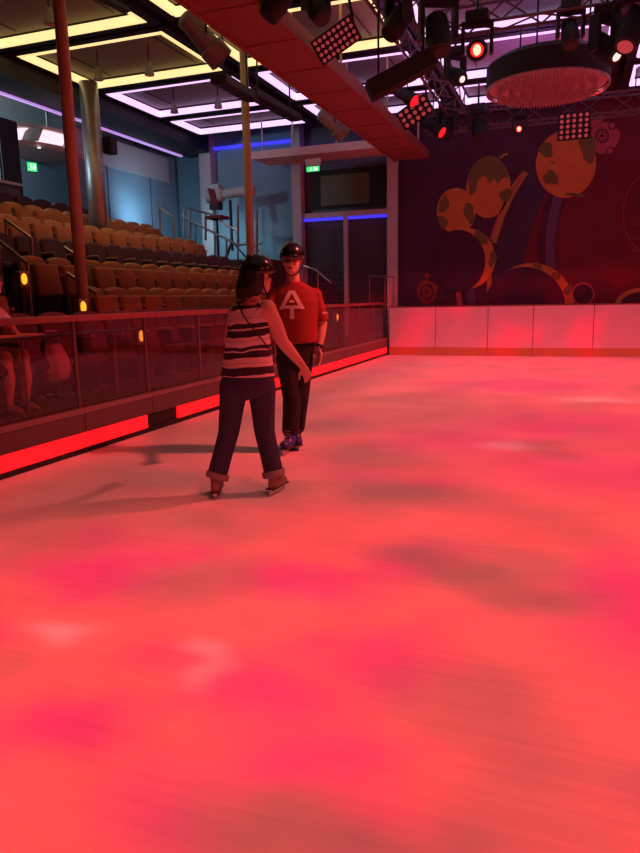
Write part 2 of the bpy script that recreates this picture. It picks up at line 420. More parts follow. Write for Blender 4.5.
# ------------------------------------------------------------------ painted backdrop
def cmat(n, c): MT[n] = mat(n, c, .9, var=.22, scale=1.6); return n
cm = [cmat('cloth_plum', (.052, .020, .048)), cmat('cloth_red', (.115, .014, .028)), cmat('cloth_orange', (.46, .175, .045)), cmat('cloth_olive', (.13, .11, .035)),
      cmat('cloth_violet', (.05, .014, .045)), cmat('cloth_navy', (.040, .030, .070)), cmat('cloth_pink', (.34, .08, .10)), cmat('cloth_yellow', (.33, .18, .055)),
      cmat('cloth_bluegrey', (.09, .06, .12)), cmat('cloth_scarlet', (.20, .03, .025)), cmat('cloth_black', (.03, .012, .025))]
CI = {n: i for i, n in enumerate(cm)}
bd = MB(); YB = 17.25
def shape(pts, m, layer):
    bd.mi = CI[m]; y = YB - .004*layer
    bd.prism([(p.x, p.z) for p in (at_y(a, b, YB) for a, b in pts)], y, y + .003)
def ell(cx, cy, rx, ry, rot=0, n=36, a0=0, a1=2*PI, wob=0, seed=0):
    r = random.Random(seed); ph = [r.random()*6 for _ in range(3)]; o = []
    for i in range(n):
        t = a0 + (a1-a0)*i/n
        w = 1 + wob*(math.sin(3*t+ph[0]) + math.sin(5*t+ph[1])*.7 + math.sin(8*t+ph[2])*.4)
        x, y = rx*w*math.cos(t), ry*w*math.sin(t)
        o.append((cx + x*math.cos(rot) - y*math.sin(rot), cy + x*math.sin(rot) + y*math.cos(rot)))
    return o
def band(pts, w):
    L_, R_ = [], []
    for i, p in enumerate(pts):
        a, b = pts[max(i-1, 0)], pts[min(i+1, len(pts)-1)]
        dx, dy = b[0]-a[0], b[1]-a[1]; l = math.hypot(dx, dy)
        ww = w[i] if isinstance(w, (list, tuple)) else w
        L_.append((p[0]-dy/l*ww/2, p[1]+dx/l*ww/2)); R_.append((p[0]+dy/l*ww/2, p[1]-dx/l*ww/2))
    return L_ + R_[::-1]
def bez(a, b, c, n=12): return [((1-t)**2*a[0]+2*t*(1-t)*b[0]+t*t*c[0], (1-t)**2*a[1]+2*t*(1-t)*b[1]+t*t*c[1]) for t in [i/n for i in range(n+1)]]
bd.mi = 0; bd.box((-4.17, YB, .02), (4.6, YB+.05, 5.86))
shape([(519, 312), (521, 262), (540, 205), (556, 172), (570, 120), (575, 90), (760, 70), (760, 320)], 'cloth_red', 1)
shape([(496, 250), (512, 215), (527, 172), (545, 160), (551, 180), (536, 215), (522, 262), (514, 306), (492, 306)], 'cloth_navy', 2)
# left ovals, stem, crescent
shape(band(bez((526, 172), (505, 196), (494, 243)), [5, 6, 7, 7, 7, 7, 7, 7, 6, 6, 6, 5, 5]), 'cloth_yellow', 3)
shape(band(bez((522, 178), (501, 202), (491, 240)), 2.2), 'cloth_pink', 4)
for i in range(13):
    q = bez((528, 175), (508, 200), (497, 243))[i]; shape(ell(q[0], q[1], .8, .9, n=8), 'cloth_olive', 5)
shape(band([(489, 272), (489.5, 290), (491, 306)], 5), 'cloth_yellow', 3)
for i in range(7): shape(ell(491.5, 276+i*4.2, .8, .8, n=8), 'cloth_olive', 5)
shape(band([(458, 290), (460, 306)], 5), 'cloth_pink', 3)
shape(band([(470, 285), (472, 306)], 8), 'cloth_bluegrey', 2)
shape(ell(488.5, 187, 22, 31, .06), 'cloth_orange', 4)
shape([(468, 178), (473, 165), (481, 158), (489, 156), (499, 158), (507, 168), (509, 177), (503, 178), (498, 184), (494, 178), (490, 184), (485, 175), (478, 180), (476, 192), (470, 196)], 'cloth_olive', 5)
shape(ell(506, 195, 6, 7, .5, 14, wob=.1, seed=2), 'cloth_olive', 5)
shape(band([(500, 158), (504, 155), (508, 154)], 2.5), 'cloth_yellow', 4)
shape(ell(456.5, 211, 19.5, 23, .0), 'cloth_orange', 6)
shape(ell(444, 205, 5, 9, .3, 16, wob=.1, seed=3), 'cloth_olive', 7); shape(ell(443, 222, 4.5, 7, -.3, 14, wob=.1, seed=4), 'cloth_olive', 7)
shape(ell(469.5, 213, 5, 11, -.2, 16, wob=.12, seed=5), 'cloth_olive', 7)
shape(ell(466.5, 258.5, 29, 30.5, .0), 'cloth_orange', 8)
shape(ell(481, 238, 5, 9, -.7, 14, wob=.12, seed=6), 'cloth_olive', 9); shape(ell(493, 259, 4, 8, .2, 14, wob=.12, seed=7), 'cloth_olive', 9)
shape(ell(459, 261, 26.5, 31, .0), 'cloth_violet', 10)
# big oval with stalk
shape(band(bez((558, 195), (543, 235), (549, 268)), 18), 'cloth_violet', 3)
shape(band(bez((559, 195), (547, 235), (551, 268)), 10), 'cloth_bluegrey', 4)
shape(ell(566, 164, 30, 34, .12), 'cloth_orange', 5)
shape(ell(551, 178, 8, 7, .5, 16, wob=.14, seed=8), 'cloth_olive', 6); shape(ell(588, 148, 8, 15, -.15, 18, wob=.12, seed=9), 'cloth_olive', 6)
shape(ell(546, 150, 7, 8, -.5, 16, wob=.12, seed=10), 'cloth_olive', 6); shape(ell(553, 163, 3, 1.2, .5, 8), 'cloth_olive', 6)
shape(ell(575, 195, 10, 2, .1, 10), 'cloth_olive', 6)
# lower crescent, ring, gear rosette
shape(ell(583, 294, 11.5, 11.5), 'cloth_pink', 4); shape(ell(583, 294, 10, 10), 'cloth_violet', 5)
shape([p for p in ell(532, 306, 42, 43, 0, 40, PI, 2*PI)] + [(574, 306)], 'cloth_yellow', 6)
for x, y, rx, ry in ((556, 276, 5, 4), (568, 290, 4, 6), (538, 266, 5, 3)): shape(ell(x, y, rx, ry, .6, 12, wob=.1, seed=int(x)), 'cloth_olive', 7)
shape([p for p in ell(525, 306, 40, 39, 0, 40, PI, 2*PI)] + [(565, 306)], 'cloth_violet', 8)
shape(ell(605, 138, 14, 16, .2, 60, wob=.06, seed=11), 'cloth_pink', 5)
shape(ell(602, 136, 7, 7), 'cloth_violet', 6); shape(ell(602, 136, 5.6, 5.6), 'cloth_pink', 7); shape(ell(602, 136, 2, 2, n=10), 'cloth_violet', 8)
for k in range(8): shape(ell(602+4*math.cos(k*PI/4), 136+4*math.sin(k*PI/4), 1, 1, n=8), 'cloth_violet', 8)
shape(ell(610, 151, 4, 4), 'cloth_violet', 6); shape(ell(610, 151, 3, 3), 'cloth_pink', 7)
shape(ell(612, 126, 4, 4), 'cloth_violet', 6); shape(ell(612, 126, 3, 3), 'cloth_pink', 7)
shape([(590, 122), (598, 116), (606, 113), (603, 121), (592, 128)], 'cloth_pink', 5)
shape(ell(660, 214, 38, 45), 'cloth_scarlet', 4); shape(ell(660, 214, 36, 43), 'cloth_red', 5)
shape(ell(672, 214, 30, 33), 'cloth_scarlet', 6)
for x, y in ((634, 224), (629, 238), (634, 250), (640, 260)): shape(ell(x, y, 1.6, 1.6, n=10), 'cloth_scarlet', 6); shape(band([(x, y), (x+14, y+2)], 1), 'cloth_scarlet', 6)
shape([p for p in ell(640, 308, 26, 20, 0, 30, PI, 2*PI)] + [(666, 308)], 'cloth_yellow', 4); shape([p for p in ell(642, 308, 23, 16, 0, 30, PI, 2*PI)] + [(665, 308)], 'cloth_violet', 5)
# small rosette at the foot on the left
shape(ell(427, 292, 10, 12, 0, 40, wob=.07, seed=12), 'cloth_scarlet', 3); shape(ell(427, 292, 7, 8), 'cloth_violet', 4); shape(ell(427, 292, 5, 6, wob=.1, seed=13), 'cloth_scarlet', 5); shape(ell(427, 292, 2, 2, n=10), 'cloth_violet', 6)
shape(band([(427, 272), (427, 281)], 2), 'cloth_scarlet', 3); shape(band([(423.5, 275.5), (430.5, 275.5)], 2), 'cloth_scarlet', 4)
bdo = bd.build('backdrop_curtain', cm)
tag(bdo, 'dark plum and red stage backdrop painted with orange mottled ovals and crescents', 'backdrop')

# ------------------------------------------------------------------ back corner: shutters, booth, ledge
for (a, b, w) in ((-6.66, -5.58, 'left'), (-5.48, -4.44, 'right')):
    t = thing('roller_shutter', ((a+b)/2, 17.3, .45), 'dark slatted shutter with blue light along its top, %s one of the two' % w, 'shutter', 'shutters under the booth window')
    h = (b-a)/2; m = MB()
    for k in range(26): m.obox((0, .05 + .0, .06 + k*.112), (h, 0, 0), (0, .02, .012), (0, -.014, .052))
    m.build('slats', 'shutter', t)
    MB().box((-h, -.04, 2.915), (h, .0, 2.985)).build('light_strip', 'bled', t)
struct(MB().box((-5.58, 17.2, .45), (-5.48, 17.4, 3.44)).build('column_shutter', 'greycol'))
t = thing('booth_window', (-5.5, 17.40, 3.62), 'dark booth window above the shutters, an olive reflection painted on its glass', 'screen')
pa, pb = at_y(321, 206, 17.38), at_y(369, 172, 17.38)
MB().box((pa.x+5.5, -.02, pa.z-3.62), (pb.x+5.5, .0, pb.z-3.62)).build('painted_reflection', 'olive', t)  # reflection in the booth glass, put into the olive colour
MB().box((-1.0, .005, .05), (1.0, .04, 1.0)).build('window_back', 'black', t)
tag(MB().box((-6.68, 17.37, 5.14), (-4.42, 17.45, 5.21)).build('led_line', 'bled'), 'blue line of light above the beige ledge, between the two pale columns', 'light strip')
tag(MB().box((-9.28, 17.42, 5.38), (-6.95, 17.5, 5.45)).build('led_line', 'bled'), 'blue line of light at the top of the wall behind the follow spot', 'light strip')
lp = [at_y(px, py, 16.6) for px, py in ((262, 155), (300, 166), (395, 163), (395, 152), (340, 150))]
t = thing('overhead_ledge', (0, 0, 0), 'beige overhead ledge running from the exit sign to the end of the catwalk', 'ledge')
MB().box((-7.55, 16.0, 4.78), (-4.15, 17.1, 4.86)).build('ledge_slab', 'ledge', t, bevel=.01)
MB().box((-7.55, 15.96, 4.74), (-4.15, 16.0, 4.92)).build('ledge_fascia', 'ledge', t)
for xx in (-7.3, -6.5, -5.4): MB().tube([(xx, 16.2, 4.86), (xx, 16.2, 5.86)], .018, 6).build('hanger_rod', 'greycol', t)
def exit_sign(p, w, h, facing, label):
    t = thing('exit_sign', p, label, 'exit sign', 'green exit signs', rz=facing)
    MB().box((-w/2, .0, -h/2), (w/2, .05, h/2)).build('housing', 'dark', t)
    MB().box((-w/2+.01, -.012, -h/2+.01), (w/2-.01, .0, h/2-.01)).build('sign_face', 'green', t)
    m = MB(); r = h*.09
    m.ball((-w*.12, -.014, h*.26), (r, .003, r), n=10, m=5)                        # running figure
    m.obox((-w*.13, -.014, h*.02), (h*.06, 0, h*.02), (0, .003, 0), (-h*.03, 0, h*.15))
    m.obox((-w*.19, -.014, -h*.22), (h*.14, 0, h*.05), (0, .003, 0), (-h*.015, 0, h*.035))
    m.obox((-w*.05, -.014, -h*.2), (h*.04, 0, -h*.02), (0, .003, 0), (h*.05, 0, h*.13))
    m.obox((w*.2, -.014, 0), (w*.13, 0, 0), (0, .003, 0), (0, 0, h*.3))
    m.build('pictogram', 'greenwhite', t)
p = at_y(313, 169, 15.94)
exit_sign(p, .34, .13, 0, 'green exit sign hanging under the beige ledge near the shutters')
t = thing('sign_bracket', p, 'pale mounting box above the exit sign under the ledge', 'bracket')
MB().box((-.19, -.0, .075), (.19, .06, .23)).build('box', 'ledge', t)
p2 = at_x(32, 167, -10.9)
exit_sign(p2, .22, .20, math.radians(60), 'green exit sign far up at the left behind the top seats')

MT['palewall'] = mat('pale_upper_wall', (.46, .50, .50), .7, scale=2)
struct(MB().box((-10.6, 13.4, 4.6), (-10.57, 17.2, 5.24)).build('trim_upper_wall', 'palewall'))
struct(MB().box((-11.85, 4, 4.75), (-11.82, 17.5, 5.86)).build('trim_upper_wall', 'palewall'))
# round ceiling canopy beyond the top row (left)
pc = at_x(50, 157, -11.2)
t = thing('ceiling_canopy', (pc.x, pc.y, pc.z), 'pale round canopy with pink-white glow hanging beyond the top seats at the left', 'canopy')
MB().loft([((0,0,0),(.62,0,0),(0,1.25,0)), ((0,0,.05),(.7,0,0),(0,1.35,0)), ((0,0,.10),(.7,0,0),(0,1.35,0))], 36).build('canopy_rim', 'canopy', t)
MB().loft([((0,0,.42),(.55,0,0),(0,1.1,0)), ((0,0,.47),(.60,0,0),(0,1.2,0))], 36).build('upper_disc', 'canopy', t)
MT['pinkglow'] = mat('pink_white_glow', (1, .9, .95), .6, emit=(1, .70, .85), estr=1.1)
MB().loft([((0,0,.10),(.40,0,0),(0,.8,0)), ((0,0,.42),(.46,0,0),(0,.92,0))], 32).build('glowing_drum', 'pinkglow', t)
for k, (dx, dy) in enumerate(((.5, -.9), (.55, .5), (.5, .75))):
    MB().ball((dx, dy, -.015), (.04, .04, .02), n=10, m=6).build('downlight', 'whitelamp', t)
for k, yy in enumerate((-.9, .0, .85)): MB().obox((.35, yy, .26), (.22, 0, 0), (0, .02, .0), (0, .10, .16)).build('canopy_fin', 'canopy', t)
MB().tube([(0, 0, .47), (0, 0, 5.86-pc.z)], .03, 8).build('hanger_rod', 'steel', t)

# steel column and its speaker
pc = at_x(98, 215, -8.95)
t = thing('steel_column', (-8.95, pc.y, 1.96), 'polished steel column rising through the upper orange seats', 'column')
MB().loft([((0,0,0),(.175,0,0),(0,.175,0)), ((0,0,3.6),(.175,0,0),(0,.175,0))], 32).build('shaft', 'chrome', t, smooth=True)
MB().loft([((0,0,0),(.20,0,0),(0,.20,0)), ((0,0,.05),(.20,0,0),(0,.20,0))], 32).build('base_ring', 'steel', t)
t = thing('loudspeaker', (-8.76, pc.y+.28, 4.45), 'small black loudspeaker beside the top of the steel column', 'speaker')
MB().box((-.1, -.11, -.16), (.1, .11, .16)).build('cabinet', 'black', t, bevel=.015)
MB().box((.101, -.09, -.14), (.108, .09, .14)).build('grille', 'dark', t)
MB().box((-.2, -.14, -.03), (-.02, -.10, .03)).build('bracket', 'black', t)

# ------------------------------------------------------------------ orange poles
for (px, py, x, z0, lab) in ((75, 200, -5.39, .9, 'near orange floor-to-ceiling pole by the stair with the amber lamp'), (248, 180, -5.39, .74, 'far orange floor-to-ceiling pole behind the woman')):
    q = at_x(px, py, x); z0 = .74
    t = thing('support_pole', (x, q.y, z0), lab, 'pole', 'orange poles between the seats and the ceiling')
    MB().tube([(0,0,0), (0,0,5.84-z0)], .068, 20).build('shaft', 'polepaint', t, smooth=True)
    MB().tube([(0,0,0), (0,0,.03)], .12, 20).build('base_plate', 'polepaint', t)

# ------------------------------------------------------------------ catwalk
cx0, cx1 = -4.13, -3.40
t = thing('catwalk', (0, 0, 4.6), 'long red-lit overhead catwalk running to the far end above the rink edge', 'catwalk')
MB().box((cx0, 3.0, .0), (cx1, 16.9, .05)).build('deck', 'catwalk', t)
for k in range(12): MB().box((cx0+.02, 4.1+k*1.15, -.012), (cx1-.02, 4.13+k*1.15, .0)).build('deck_seam', 'catwalk', t)
MB().box((cx0-.05, 3.0, -.03), (cx0, 16.9, .17)).build('edge_rail', 'catwalk', t, bevel=.008)
MB().box((cx1, 3.0, -.03), (cx1+.05, 16.9, .17)).build('edge_rail', 'catwalk', t, bevel=.008)
for k in range(5):
    for xx in (cx0-.02, cx1+.02): MB().tube([(xx, 5+2.7*k, .1), (xx, 5+2.7*k, 1.26)], .02, 8).build('hanger_rod', 'polepaint', t)

# ------------------------------------------------------------------ trusses
def truss(name, a, b, w, label, step=.5, r=.022):
    a, b = V(a), V(b); d = (b-a).normalized(); L = (b-a).length
    sx = d.cross(V((0,0,1))).normalized()*w/2; sz = V((0,0,w/2))
    t = thing(name, a, label, 'truss', 'black lighting trusses')
    cs = [sx+sz, -sx+sz, -sx-sz, sx-sz]
    for c in cs: MB().tube([c, c + d*L], r, 8).build('chord', 'truss', t)
    m = MB(); n = int(L/step)
    for i in range(n):
        for k in range(4):
            p, q = cs[k], cs[(k+1) % 4]
            if i % 2: p, q = q, p
            m.tube([p + d*step*i, q + d*step*(i+1)], r*.6, 6)
    m.build('lacing', 'truss', t)
    h = MB()
    for f in (.1, .5, .9):
        p = d*L*f + V((0,0,w/2)); h.tube([p, (p.x, p.y, 5.86-a.z)], .012, 6)
    h.build('hanger_rod', 'black', t)
    return t
truss('lighting_truss', (-2.35, 5.0, 5.12), (-2.35, 14.8, 5.12), .36, 'long lighting truss parallel to the catwalk, right of it')
truss('lighting_truss', (-2.1, 10.6, 5.25), (4.9, 10.6, 5.25), .36, 'cross truss in front of the chandelier at the upper right')
truss('lighting_truss', (-3.1, 15.2, 4.95), (4.9, 15.2, 4.95), .36, 'far cross truss behind the chandelier, above the backdrop')

# ------------------------------------------------------------------ chandelier
cc = V((-.545, 11.8, 0)); zc = 4.50
t = thing('chandelier', (cc.x, cc.y, zc), 'large round black-rimmed chandelier with rings of pale crystal drops', 'chandelier')
MB().loft([((0,0,.02),(.90,0,0),(0,.90,0)), ((0,0,.32),(.90,0,0),(0,.90,0)), ((0,0,.42),(.74,0,0),(0,.74,0))], 48).build('drum', 'black', t)
MB().loft([((0,0,.018),(.86,0,0),(0,.86,0)), ((0,0,.0195),(.86,0,0),(0,.86,0))], 48).build('ceiling_plate', 'crystal', t)
for R, top, n in ((.89, .02, 110), (.72, .02, 90), (.55, .02, 70), (.38, .02, 50), (.2, .02, 28)):
    m = MB(); ln = .07 if R > .85 else .11 + (.89-R)*.16
    for k in range(n):
        a = 2*PI*k/n; x, y = R*math.cos(a), R*math.sin(a)
        u = V((-math.sin(a), math.cos(a), 0)); w = V((math.cos(a), math.sin(a), 0)); e = 2*PI*R/n*.40
        e *= .8; m.loft([((x,y,top), u*e, w*.008), ((x,y,top-ln*.8), u*e, w*.012), ((x,y,top-ln), u*e*.3, w*.004)], 6)
    o = m.build('crystal_fringe', 'crystal', t); o['kind'] = 'stuff'
for k in range(3):
    a = 2*PI*k/3 + .3; MB().tube([(.6*math.cos(a), .6*math.sin(a), .4), (.6*math.cos(a), .6*math.sin(a), 5.86-zc)], .015, 6).build('hanger_rod', 'black', t)

# ------------------------------------------------------------------ lamps on the rig
def basis(d):
    d = V(d).normalized(); r = d.cross(V((0,0,1))).normalized(); return d, r, r.cross(d)
def moving_head(p, aim, s, lens, label, hang=.5):
    t = thing('moving_head_lamp', p, label, 'stage lamp', 'moving stage lamps on the rig')
    d, r, u = basis(aim)
    MB().box((-.16*s, -.13*s, .36*s), (.16*s, .13*s, .50*s)).build('lamp_base', 'black', t, bevel=.02*s)
    m = MB()
    for q in (-1, 1): m.obox(r*(.20*s*q) + V((0,0,.14*s)), r*.025*s, r.cross(V((0,0,1)))*.07*s, (0,0,.20*s))
    m.obox((0,0,.335*s), r*.22*s, r.cross(V((0,0,1)))*.07*s, (0,0,.03*s))
    m.build('yoke', 'black', t)
    MB().loft([(-d*.24*s, r*.07*s, u*.07*s), (-d*.20*s, r*.13*s, u*.13*s), (d*.08*s, r*.15*s, u*.15*s), (d*.20*s, r*.13*s, u*.13*s), (d*.24*s, r*.125*s, u*.125*s)], 20).build('lamp_head', 'black', t)
    k = .06 if lens == 'whitelamp' else .09
    MB().loft([(d*.241*s, r*k*s, u*k*s), (d*.25*s, r*k*.95*s, u*k*.95*s)], 20).build('lens', lens, t)
    if lens == 'rlens': MB().loft([(d*.251*s, r*.055*s, u*.07*s), (d*.256*s, r*.05*s, u*.065*s)], 20).build('lamp_core', 'rcore', t)
    MB().tube([(0,0,.5*s), (0,0,5.86-p.z)], .02, 8).build('clamp_rod', 'black', t)
def led_matrix(p, aim, up, w, h, nx, ny, lens, label, hang):
    d = V(aim).normalized(); u = V(up); u = (u - d*u.dot(d)).normalized(); r = d.cross(u)
    t = thing('led_blinder', p, label, 'stage lamp', 'square red dot lamps')
    MB().obox((0,0,0), r*w/2, d*.05, u*h/2).build('housing', 'black', t, bevel=.008)
    for i in range(nx):
        for j in range(ny):
            q = r*((i+.5)/nx-.5)*w*.94 + u*((j+.5)/ny-.5)*h*.94 + d*.051
            e = min(w/nx, h/ny)*.33
            MB().loft([(q, r*e, u*e), (q+d*.012, r*e*.8, u*e*.8)], 10).build('lens', lens, t)
    MB().tube([u*h*.45 if u.z > .4 else V((0,0,.1)), (0, 0, hang)], .018, 8).build('hanger_rod', 'black', t)
def par(p, aim, s, body, lens, label, hang):
    t = thing('spotlight', p, label, 'stage lamp', 'can spotlights on the rig')
    d, r, u = basis(aim)
    MB().loft([(-d*.30*s, r*.05*s, u*.05*s), (-d*.26*s, r*.11*s, u*.11*s), (d*.10*s, r*.12*s, u*.12*s), (d*.12*s, r*.15*s, u*.15*s), (d*.30*s, r*.15*s, u*.15*s)], 20).build('lamp_can', body, t)
    MB().loft([(d*.301*s, r*.13*s, u*.13*s), (d*.31*s, r*.12*s, u*.12*s)], 20).build('lens', lens, t)
    m = MB()
    for q in (-1, 1): m.tube([r*.15*s*q, r*.17*s*q + V((0,0,.24*s)), V((0,0,.3*s))], .014*s, 6)
    m.build('yoke', 'black', t)
    MB().tube([(0,0,.3*s), (0,0,.3*s+hang)], .014, 6).build('clamp_rod', 'black', t)
def P(px, py, Y): return at_y(px, py, Y)
toC = lambda p: (EYE - p)
# blinder panels
p = P(336, 40, 8.6); led_matrix(p, toC(p)+V((0,0,-1.0)), RIGHT*.8+UP*.62, .30, .56, 4, 8, 'rdim', 'tilted black panel of dim red dots at the right edge of the catwalk', 5.86-p.z)
p = P(574, 126, 15.0); led_matrix(p, toC(p), (0,0,1), .60, .50, 5, 5, 'rdim', 'square black panel of five rows of dim red dots below the chandelier', 5.0-p.z)
p = P(415, 112, 13.2); led_matrix(p, toC(p)+V((0,0,-2)), RIGHT*.75+UP*.6, .34, .62, 3, 5, 'rdim', 'small tilted panel of dim red dots near the far end of the catwalk', 5.86-p.z)
# red lamps
for px, py, Y, s, lab in ((477, 50, 10.3, .95, 'bright red lamp left of the chandelier'), (519, 129, 14.8, .62, 'small bright red lamp hanging under the chandelier, above the backdrop')):
    p = P(px, py, Y); moving_head(p, toC(p), s, 'rlens', lab, hang=5.3-p.z if 5.3-p.z-.5*s < .1 else 5.2-p.z-.4*s)
for px, py, Y, lab in ((404, 95, 12.6, 'black lamp with narrow red lens above the small dot panel'), (433, 127, 14.4, 'black lamp with a narrow red lens end, right of the catwalk end')):
    p = P(px, py, Y); par(p, toC(p).normalized()*.55+RIGHT*1.0+UP*-.6, .8, 'black', 'rslit', lab, 5.1-p.z)
# long black battens
def batten(pa, pb, w, h, label, hang=5.86):
    c = (pa+pb)/2; d = (pb-pa); L = d.length; d.normalize()
    r = d.cross(V((0,0,1))).normalized(); u = r.cross(d)
    t = thing('lamp_batten', c, label, 'stage lamp', 'long black lamp battens')
    MB().obox((0,0,0), d*L/2, r*w/2, u*h/2).build('housing', 'black', t, bevel=.015)
    m = MB()
    for k in range(7): m.obox(d*L*((k+.5)/7-.5) - u*(h/2+.006), d*L*.05, r*w*.3, u*.006)
    m.build('lens_row', 'dark', t)
    for k in (-.35, .35): MB().tube([d*L*k, (d.x*L*k, d.y*L*k, hang-c.z)], .016, 6).build('hanger_rod', 'black', t)
batten(P(369, 92, 9.1), P(428, 50, 9.1)+V((0,.3,0)), .27, .23, 'long slanted black batten crossing right of the catwalk')
batten(P(218, 78, 9.2), P(252, 98, 11.0), .24, .12, 'dark open batten below the left catwalk edge, nearer one')
batten(P(250, 92, 10.8), P(296, 118, 13.0), .24, .12, 'dark open batten below the left catwalk edge, farther one')
batten(P(95, -6, 8.2), P(126, 10, 9.0), .14, .07, 'short dark batten at the top of the picture right of the near pole')
# spotlights
p = at_x(203, 38, -4.6); par(p, (.55, .5, -.75), 1.15, 'greyspot', 'black', 'grey can spotlight tilted down at the left edge of the catwalk', 5.86-p.z-.3)
p = at_x(332, 124, -4.62); par(p, (.6, .5, -.6), 1.1, 'greyspot', 'black', 'grey-black can spotlight below the middle of the catwalk', 5.86-p.z-.3)
for px, py, Y, s, aim, lens, lab in (
    (438, 34, 9.6, 1.1, (.2, -.4, -1), 'black', 'black moving lamp pointing down, left of the bright red lamp'),
    (455, 76, 11.4, .8, (.7, -.6, -.5), 'whitelamp', 'black moving lamp with a small white lens, below the bright red lamp'),
    (605, 48, 10.4, 1.0, (.55, -.45, -.6), 'whitelamp', 'black moving lamp with a white lens above the right rim of the chandelier'),
    (570, 34, 10.5, .8, (.1, -.5, -.9), 'dark', 'black moving lamp hanging straight above the chandelier'),
    (632, 30, 10.2, 1.1, (-.3, -.5, -.9), 'rdim', 'large black moving lamp with a dull red lens at the right edge'),
    (447, 128, 14.8, 1.0, (-.2, -.4, -1), 'black', 'black moving lamp above the left end of the backdrop'),
    (478, 128, 15.0, .9, (.1, -.5, -1), 'black', 'black moving lamp left of the small bright red lamp'),
    (279, 0, 7.6, .9, (-.5, -.3, -.8), 'black', 'black moving lamp above the catwalk at the top of the picture'),
    (316, 8, 8.2, .8, (.5, -.3, -.8), 'black', 'black moving lamp just above the tilted dot panel'),
    (398, 22, 9.0, .9, (-.4, -.5, -.8), 'black', 'black moving lamp beside the truss near the top, right of the catwalk')):
    p = P(px, py, Y); moving_head(p, aim, s, lens, lab, hang=max(.05, 5.3-p.z-.5*s))

# ------------------------------------------------------------------ handrails, step lights, follow spot
def rail(name, pts, posts, r, m, label, group, pr=None):
    o = V(pts[0]); t = thing(name, o, label, 'handrail', group)
    MB().tube([V(p)-o for p in pts], r, 8).build('top_bar', m, t)
    for a, b in posts: MB().tube([V(a)-o, V(b)-o], pr or r*.8, 8).build('post', m, t)
def stair_rail(px0, py0, px1, py1, y, fl0, fl1, lab):
    a, b = at_y(px0, py0, y), at_y(px1, py1, y)
    rail('handrail', [a, b], [(a, (a.x, a.y, fl0)), (b, (b.x, b.y, fl1))], .024, 'railbrown', lab, 'bronze stair handrails')
stair_rail(5, 219, 31, 238, 8.2, 1.96, 1.54, 'bronze stair handrail at the left edge, upper one, beside the third orange row')
stair_rail(-2, 240, 27, 263, 6.9, 1.54, 1.16, 'bronze stair handrail at the left edge, lower one above the amber lamp')
stair_rail(64, 247, 91, 266, 8.6, 1.54, 1.16, 'bronze stair handrail crossing the near orange pole, upper one')
stair_rail(67, 273, 96, 293, 7.4, .74, .45, 'bronze stair handrail below and right of the near orange pole')
stair_rail(124, 275, 151, 294, 9.9, .74, .45, 'bronze stair handrail in front of the lowest orange row')
stair_rail(159, 207, 173, 217, 13.9, 2.62, 2.33, 'short handrail at the top right end of the orange rows, by the blue wall')
def floor_z(x):
    return [z for a, b, z in TIERS if b <= x <= a][0]
def step_light(p, label):
    t = thing('step_light', p, label, 'step light', 'amber step lights')
    MB().box((-.05, -.06, -.10), (.03, .10, .09)).build('housing', 'railbrown', t, bevel=.008)
    MB().ball((.035, 0, 0), (.022, .042, .065), n=14, m=8).build('lens', 'amber', t)
    MB().box((-.04, -.03, floor_z(p.x)-p.z), (.0, .03, -.10)).build('post', 'seatframe', t)
step_light(at_x(22, 279, -6.1), 'amber glowing step light at the left edge beneath the stair handrail')
step_light(at_x(81, 307, -5.3), 'amber glowing step light at the foot of the near orange pole')
step_light(at_x(139, 336, -4.75), 'small amber step light seen through the barrier glass')
step_light(at_x(336, 317, -4.7), 'tiny amber step light behind the glass right of the man')
# steel rails around the follow-spot platform
Yr = 15.35
q = lambda px, py: at_y(px, py, Yr)
rail('platform_railing', [q(181, 215), q(193, 222), q(238, 245), q(262, 243)], [(q(x, y0), q(x, y1)) for x, y0, y1 in ((189, 219, 246), (195.5, 223, 248), (215, 233, 258), (226.5, 239, 262), (238, 245, 262))], .028, 'steel',
     'sloping steel handrail with posts at the follow spot platform', 'steel railings by the platform', .022)
rail('platform_railing', [q(186, 208), q(214, 215), q(228, 226), q(238, 231)], [(q(x, y0), q(x, y1)) for x, y0, y1 in ((184.5, 208, 246), (190, 209, 240), (205.6, 213, 240), (238, 205, 250), (257, 210, 255))], .024, 'steel',
     'upper steel railing of bright posts around the follow spot', 'steel railings by the platform', .03)
q = lambda px, py: at_y(px, py, 16.2)
rail('stair_railing', [q(250, 247), q(258, 250), q(274, 262), q(290, 261), q(316, 270), q(331, 283)], [(q(x, y0), q(x, y1)) for x, y0, y1 in ((280, 262, 300), (307, 266, 300), (318, 271, 300))], .022, 'steel',
     'steel stair railing running down behind the two skaters', 'steel railings by the platform')
q = lambda px, py: at_y(px, py, 16.95)
rail('gate_railing', [q(369, 276), q(394, 277)], [(q(x, 276), q(x, 306)) for x in (369.5, 385, 394)], .018, 'alu', 'low dark railing frame in front of the right shutter', 'steel railings by the platform')
